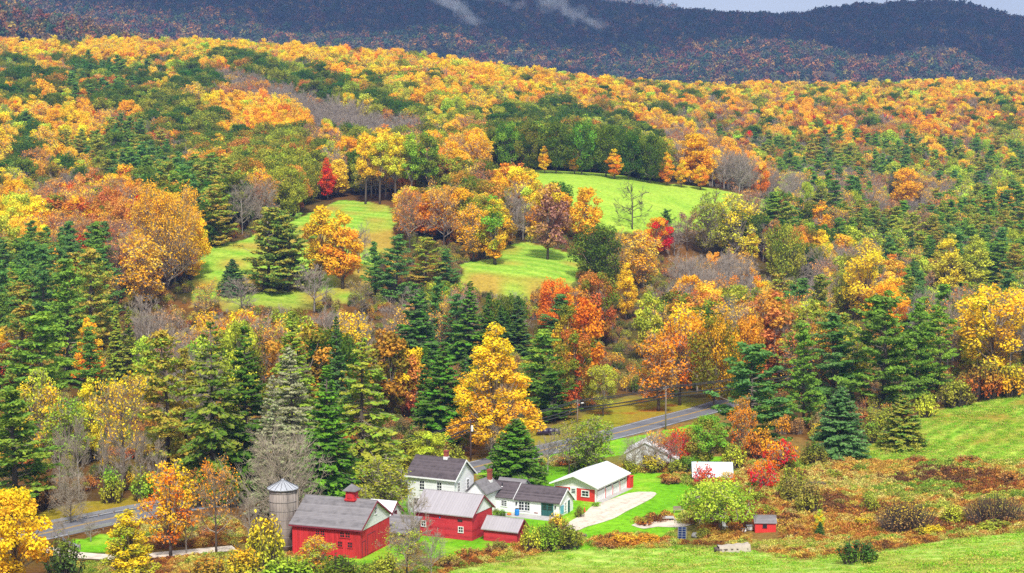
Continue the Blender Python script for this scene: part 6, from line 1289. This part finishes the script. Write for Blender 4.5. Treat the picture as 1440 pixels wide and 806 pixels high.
# dark blue framed panel on two legs
M_NAVY = paint('dark blue panel glass', (0.012, 0.025, 0.10, 1), 0.2, 0.2)
t = put('solar_panel', 'upright dark blue panel on wooden props at the lawn edge', 'solar panel', 959, 759, -8)
MB().extr([(-0.55, 0.0, 0.15), (0.55, 0.0, 0.15), (0.55, 0.25, 1.75), (-0.55, 0.25, 1.75)], (0, 0.05, 0)).obj('panel', M_NAVY, t)
mb = MB()
for i in range(3): x = -0.55 + 0.55 * i; mb.extr([(x - 0.025, -0.012, 0.15), (x + 0.025, -0.012, 0.15), (x + 0.025, 0.238, 1.75), (x - 0.025, 0.238, 1.75)], (0, 0.01, 0))
for i in range(6): f = i / 5; mb.box(-0.55, 0.55, 0.25 * f - 0.016, 0.25 * f - 0.004, 0.13 + 1.6 * f, 0.17 + 1.6 * f)
mb.obj('grid', M_STEEL, t)
for x in (-0.5, 0.5, 0.75): MB().tube([(x, 0.9, -0.1), (x - 0.05, 0.3, 1.7)], [0.035, 0.03], 6).obj('prop', M_POLE, t)
# grey round stone, hives, chair, bench, old timbers, wrapped bales
def rock(t, r, m, name='stone'):
    mb = MB(); g = np.random.RandomState(5); n, k = 12, 8; V = []
    for j in range(k + 1):
        for i in range(n):
            a, b = 2 * math.pi * i / n, math.pi * j / k; s = r * (1 + 0.12 * math.sin(3 * a + 2 * b) * math.sin(b)); V.append((s * math.sin(b) * math.cos(a), s * math.sin(b) * math.sin(a), s * 0.85 * math.cos(b) + r * 0.6))
    mb.add(V, [(j * n + i, j * n + (i + 1) % n, (j + 1) * n + (i + 1) % n, (j + 1) * n + i)[::-1] for j in range(k) for i in range(n)]); return mb.obj(name, m, t, True)
tag(rock(None, 0.5, paint('grey fieldstone', (0.27, 0.26, 0.25, 1), 0.3, 0.95, 2.0)), 'round grey boulder right of the dark blue panel', 'boulder').location = hit(977, 756)
bpy.context.view_layer.objects
bo = [o for o in C.objects if o.name.startswith('stone')][0]; bo.name = 'boulder'
tag(rock(None, 0.32, paint('dark fieldstone', (0.14, 0.13, 0.12, 1), 0.3, 0.95, 2.0), 'rock'), 'small dark rock at the end of the bushes by the drive', 'rock').location = hit(822, 755)
for px, py, s, lb in ((1054, 746, 1.0, 'larger white beehive beside the tiny red hut'), (1046, 748, 0.7, 'smaller white beehive left of the larger one')):
    t = put('beehive', lb, 'beehive', px, py, 5); w = 0.42 * s
    MB().box(-w, w, -w * 0.8, w * 0.8, 0.12, 0.62 * s).obj('box', M_TRIM, t); MB().box(-w * 1.12, w * 1.12, -w * 0.92, w * 0.92, 0.622 * s, 0.74 * s).obj('lid', M_STEEL, t); MB().box(-w * 0.9, w * 0.9, -w * 0.7, w * 0.7, -0.1, 0.118).obj('stand', M_POLE, t)
t = put('garden_chair', 'white garden chair under the apple tree', 'chair', 1020, 744, 30)
MB().box(-0.3, 0.3, -0.3, 0.3, 0.38, 0.43).obj('seat', M_TRIM, t); MB().extr([(-0.3, 0.28, 0.43), (0.3, 0.28, 0.43), (0.28, 0.45, 1.05), (-0.28, 0.45, 1.05)], (0, 0.05, 0)).obj('backrest', M_TRIM, t)
for x in (-0.25, 0.25):
    for y in (-0.25, 0.25): MB().box(x - 0.03, x + 0.03, y - 0.03, y + 0.03, -0.1, 0.377).obj('leg', M_TRIM, t)
t = put('bench', 'weathered grey bench on the lawn above the gravel patch', 'bench', 954, 721, 4)
MB().box(-0.75, 0.75, -0.22, 0.22, 0.42, 0.48).obj('seat', M_POLE, t); MB().box(-0.75, 0.75, 0.2, 0.26, 0.55, 0.95).obj('backrest', M_POLE, t)
for x in (-0.65, 0.65): MB().box(x - 0.05, x + 0.05, -0.2, 0.26, -0.1, 0.417).obj('leg', M_POLE, t)
t = put('stone_slab', 'pale flat slab on a dark base at the gravel patch', 'slab', 939, 731, 6)
MB().box(-0.75, 0.75, -0.5, 0.5, -0.1, 0.3).obj('base', M_IRON, t); MB().box(-0.9, 0.9, -0.62, 0.62, 0.303, 0.42).obj('top', M_CONC, t)
t = put('timber_ramp', 'two dark fallen timbers lying in the brush below the blue spruce', 'timbers', 1148, 684, -38)
for y in (-0.5, 0.5): MB().tube([(-1.9, y, 0.35), (1.9, y * 1.1, 0.75)], [0.2, 0.17], 7).obj('timber', M_BARK, t)
for x in (-1.0, 0.3, 1.3): MB().box(x - 0.08, x + 0.08, -0.7, 0.7, 0.62 + x * 0.1, 0.72 + x * 0.1).obj('cross_piece', M_BARK, t)
p = hit(770, 612); t = thing('wrapped_bales', 'long dark purple wrapped bale row on the grass beyond the road', 'bale row', p, R(8))
M_WRAP = paint('dark purple plastic wrap', (0.035, 0.022, 0.055, 1), 0.3, 0.35, 1.5, bump=0.4, spec=0.5)
for i in range(4): MB().tube([(-2.1 + i * 1.12, 0, 0.68), (-2.02 + i * 1.12, 0, 0.68), (-1.1 + i * 1.12, 0, 0.68), (-1.02 + i * 1.12, 0, 0.68)], [0.62, 0.7, 0.7, 0.62], 16).obj('bale', M_WRAP, t, True)

# ------------------------------------------------------------------ unseen cloud bank, added and sized to shade the mountain
M_CLOUD = bpy.data.materials.new('cloud'); M_CLOUD.use_nodes = True; _b = M_CLOUD.node_tree.nodes['Principled BSDF']; _b.inputs['Base Color'].default_value = (0.8, 0.8, 0.82, 1); _b.inputs['Roughness'].default_value = 1.0; _b.inputs['Specular IOR Level'].default_value = 0.0
mb = MB(); nx, ny = 70, 50; V = []
for side in (0, 1):
    for j in range(ny):
        for i in range(nx):
            u, v = i / (nx - 1) * 2 - 1, j / (ny - 1) * 2 - 1; x, y = u * 3600, 3400 + v * 1080
            e = max(0.0, 1 - max(abs(u), abs(v)) ** 6) ** 0.5; n_ = float(fnoise(x + 9000, y, 420, 71)) * 0.6 + float(fnoise(x + 9000, y, 170, 72)) * 0.4
            V.append((x, y, 960 + (-60 * e * (0.4 + n_) if side == 0 else 320 * e * (0.35 + n_))))
N_ = nx * ny
mb.add(V, [(j * nx + i, (j + 1) * nx + i, (j + 1) * nx + i + 1, j * nx + i + 1) for j in range(ny - 1) for i in range(nx - 1)] + [(N_ + j * nx + i, N_ + j * nx + i + 1, N_ + (j + 1) * nx + i + 1, N_ + (j + 1) * nx + i) for j in range(ny - 1) for i in range(nx - 1)])
kind(mb.obj('clouds', M_CLOUD, None, True), 'stuff', 'unseen cloud bank added to shade the mountain')
# ------------------------------------------------------------------ wisps of mist on the mountain
M_MIST = bpy.data.materials.new('mist'); M_MIST.use_nodes = True; M_MIST.node_tree.nodes.clear(); _o = M_MIST.node_tree.nodes.new('ShaderNodeOutputMaterial'); _v = M_MIST.node_tree.nodes.new('ShaderNodeVolumePrincipled')
_v.inputs['Color'].default_value = (0.9, 0.94, 1.0, 1); _v.inputs['Density'].default_value = 0.0019; M_MIST.node_tree.links.new(_v.outputs[0], _o.inputs['Volume'])
MG = np.random.RandomState(3); MW = []
for x0, y0, x1, y1, Y, w, n_ in ((616, -8, 672, 26, 2720, 17, 9), (764, -6, 838, 36, 2690, 15, 10), (858, -6, 952, 14, 5350, 26, 8), (676, -8, 730, 6, 2720, 12, 5)):
    for i_ in range(n_):
        f_ = (i_ + MG.rand()) / n_; MW.append((x0 + (x1 - x0) * f_ + MG.normal() * 7, y0 + (y1 - y0) * f_ + MG.normal() * 3, Y + MG.normal() * 30, w * MG.uniform(0.8, 2.0), w * MG.uniform(0.3, 0.7) * (1.2 - 0.5 * f_), -math.degrees(math.atan2(y1 - y0, x1 - x0)) + MG.normal() * 22))
for px, py, Y, a, b, tilt in MW:
    b *= 1.25
    mb = MB(); n, k = 16, 10; g = np.random.RandomState(abs(int(px))); V = []
    for j in range(k + 1):
        for i in range(n):
            th, ph = 2 * math.pi * i / n, math.pi * j / k; r_ = 1 + 0.3 * math.sin(2 * th + px) * math.sin(3 * ph) * math.sin(ph)
            V.append((a * r_ * math.sin(ph) * math.cos(th), 45 * math.sin(ph) * math.sin(th), b * r_ * math.cos(ph)))
    mb.add(V, [(j * n + i, (j + 1) * n + i, (j + 1) * n + (i + 1) % n, j * n + (i + 1) % n) for j in range(k) for i in range(n)])
    o = mb.obj('mist', M_MIST, None, True); o.location = [float(q) for q in at(px, py, Y)]; o.rotation_euler = (0, R(-tilt), 0); kind(o, 'stuff', 'pale wisp of mist drifting over the mountain')
# ------------------------------------------------------------------ the air
mb = MB(); mb.box(-5200, 5200, -700, 7800, -40, 640); hz = mb.obj('haze', None); hz.data.materials.clear()
m = bpy.data.materials.new('haze'); m.use_nodes = True; m.node_tree.nodes.clear(); o_ = m.node_tree.nodes.new('ShaderNodeOutputMaterial'); pv = m.node_tree.nodes.new('ShaderNodeVolumePrincipled')
pv.inputs['Color'].default_value = (0.28, 0.48, 1.0, 1); pv.inputs['Density'].default_value = 0.0001; pv.inputs['Anisotropy'].default_value = 0.0
m.node_tree.links.new(pv.outputs[0], o_.inputs['Volume']); hz.data.materials.append(m); kind(hz, 'stuff', 'pale blue air thickening over the distant mountain')
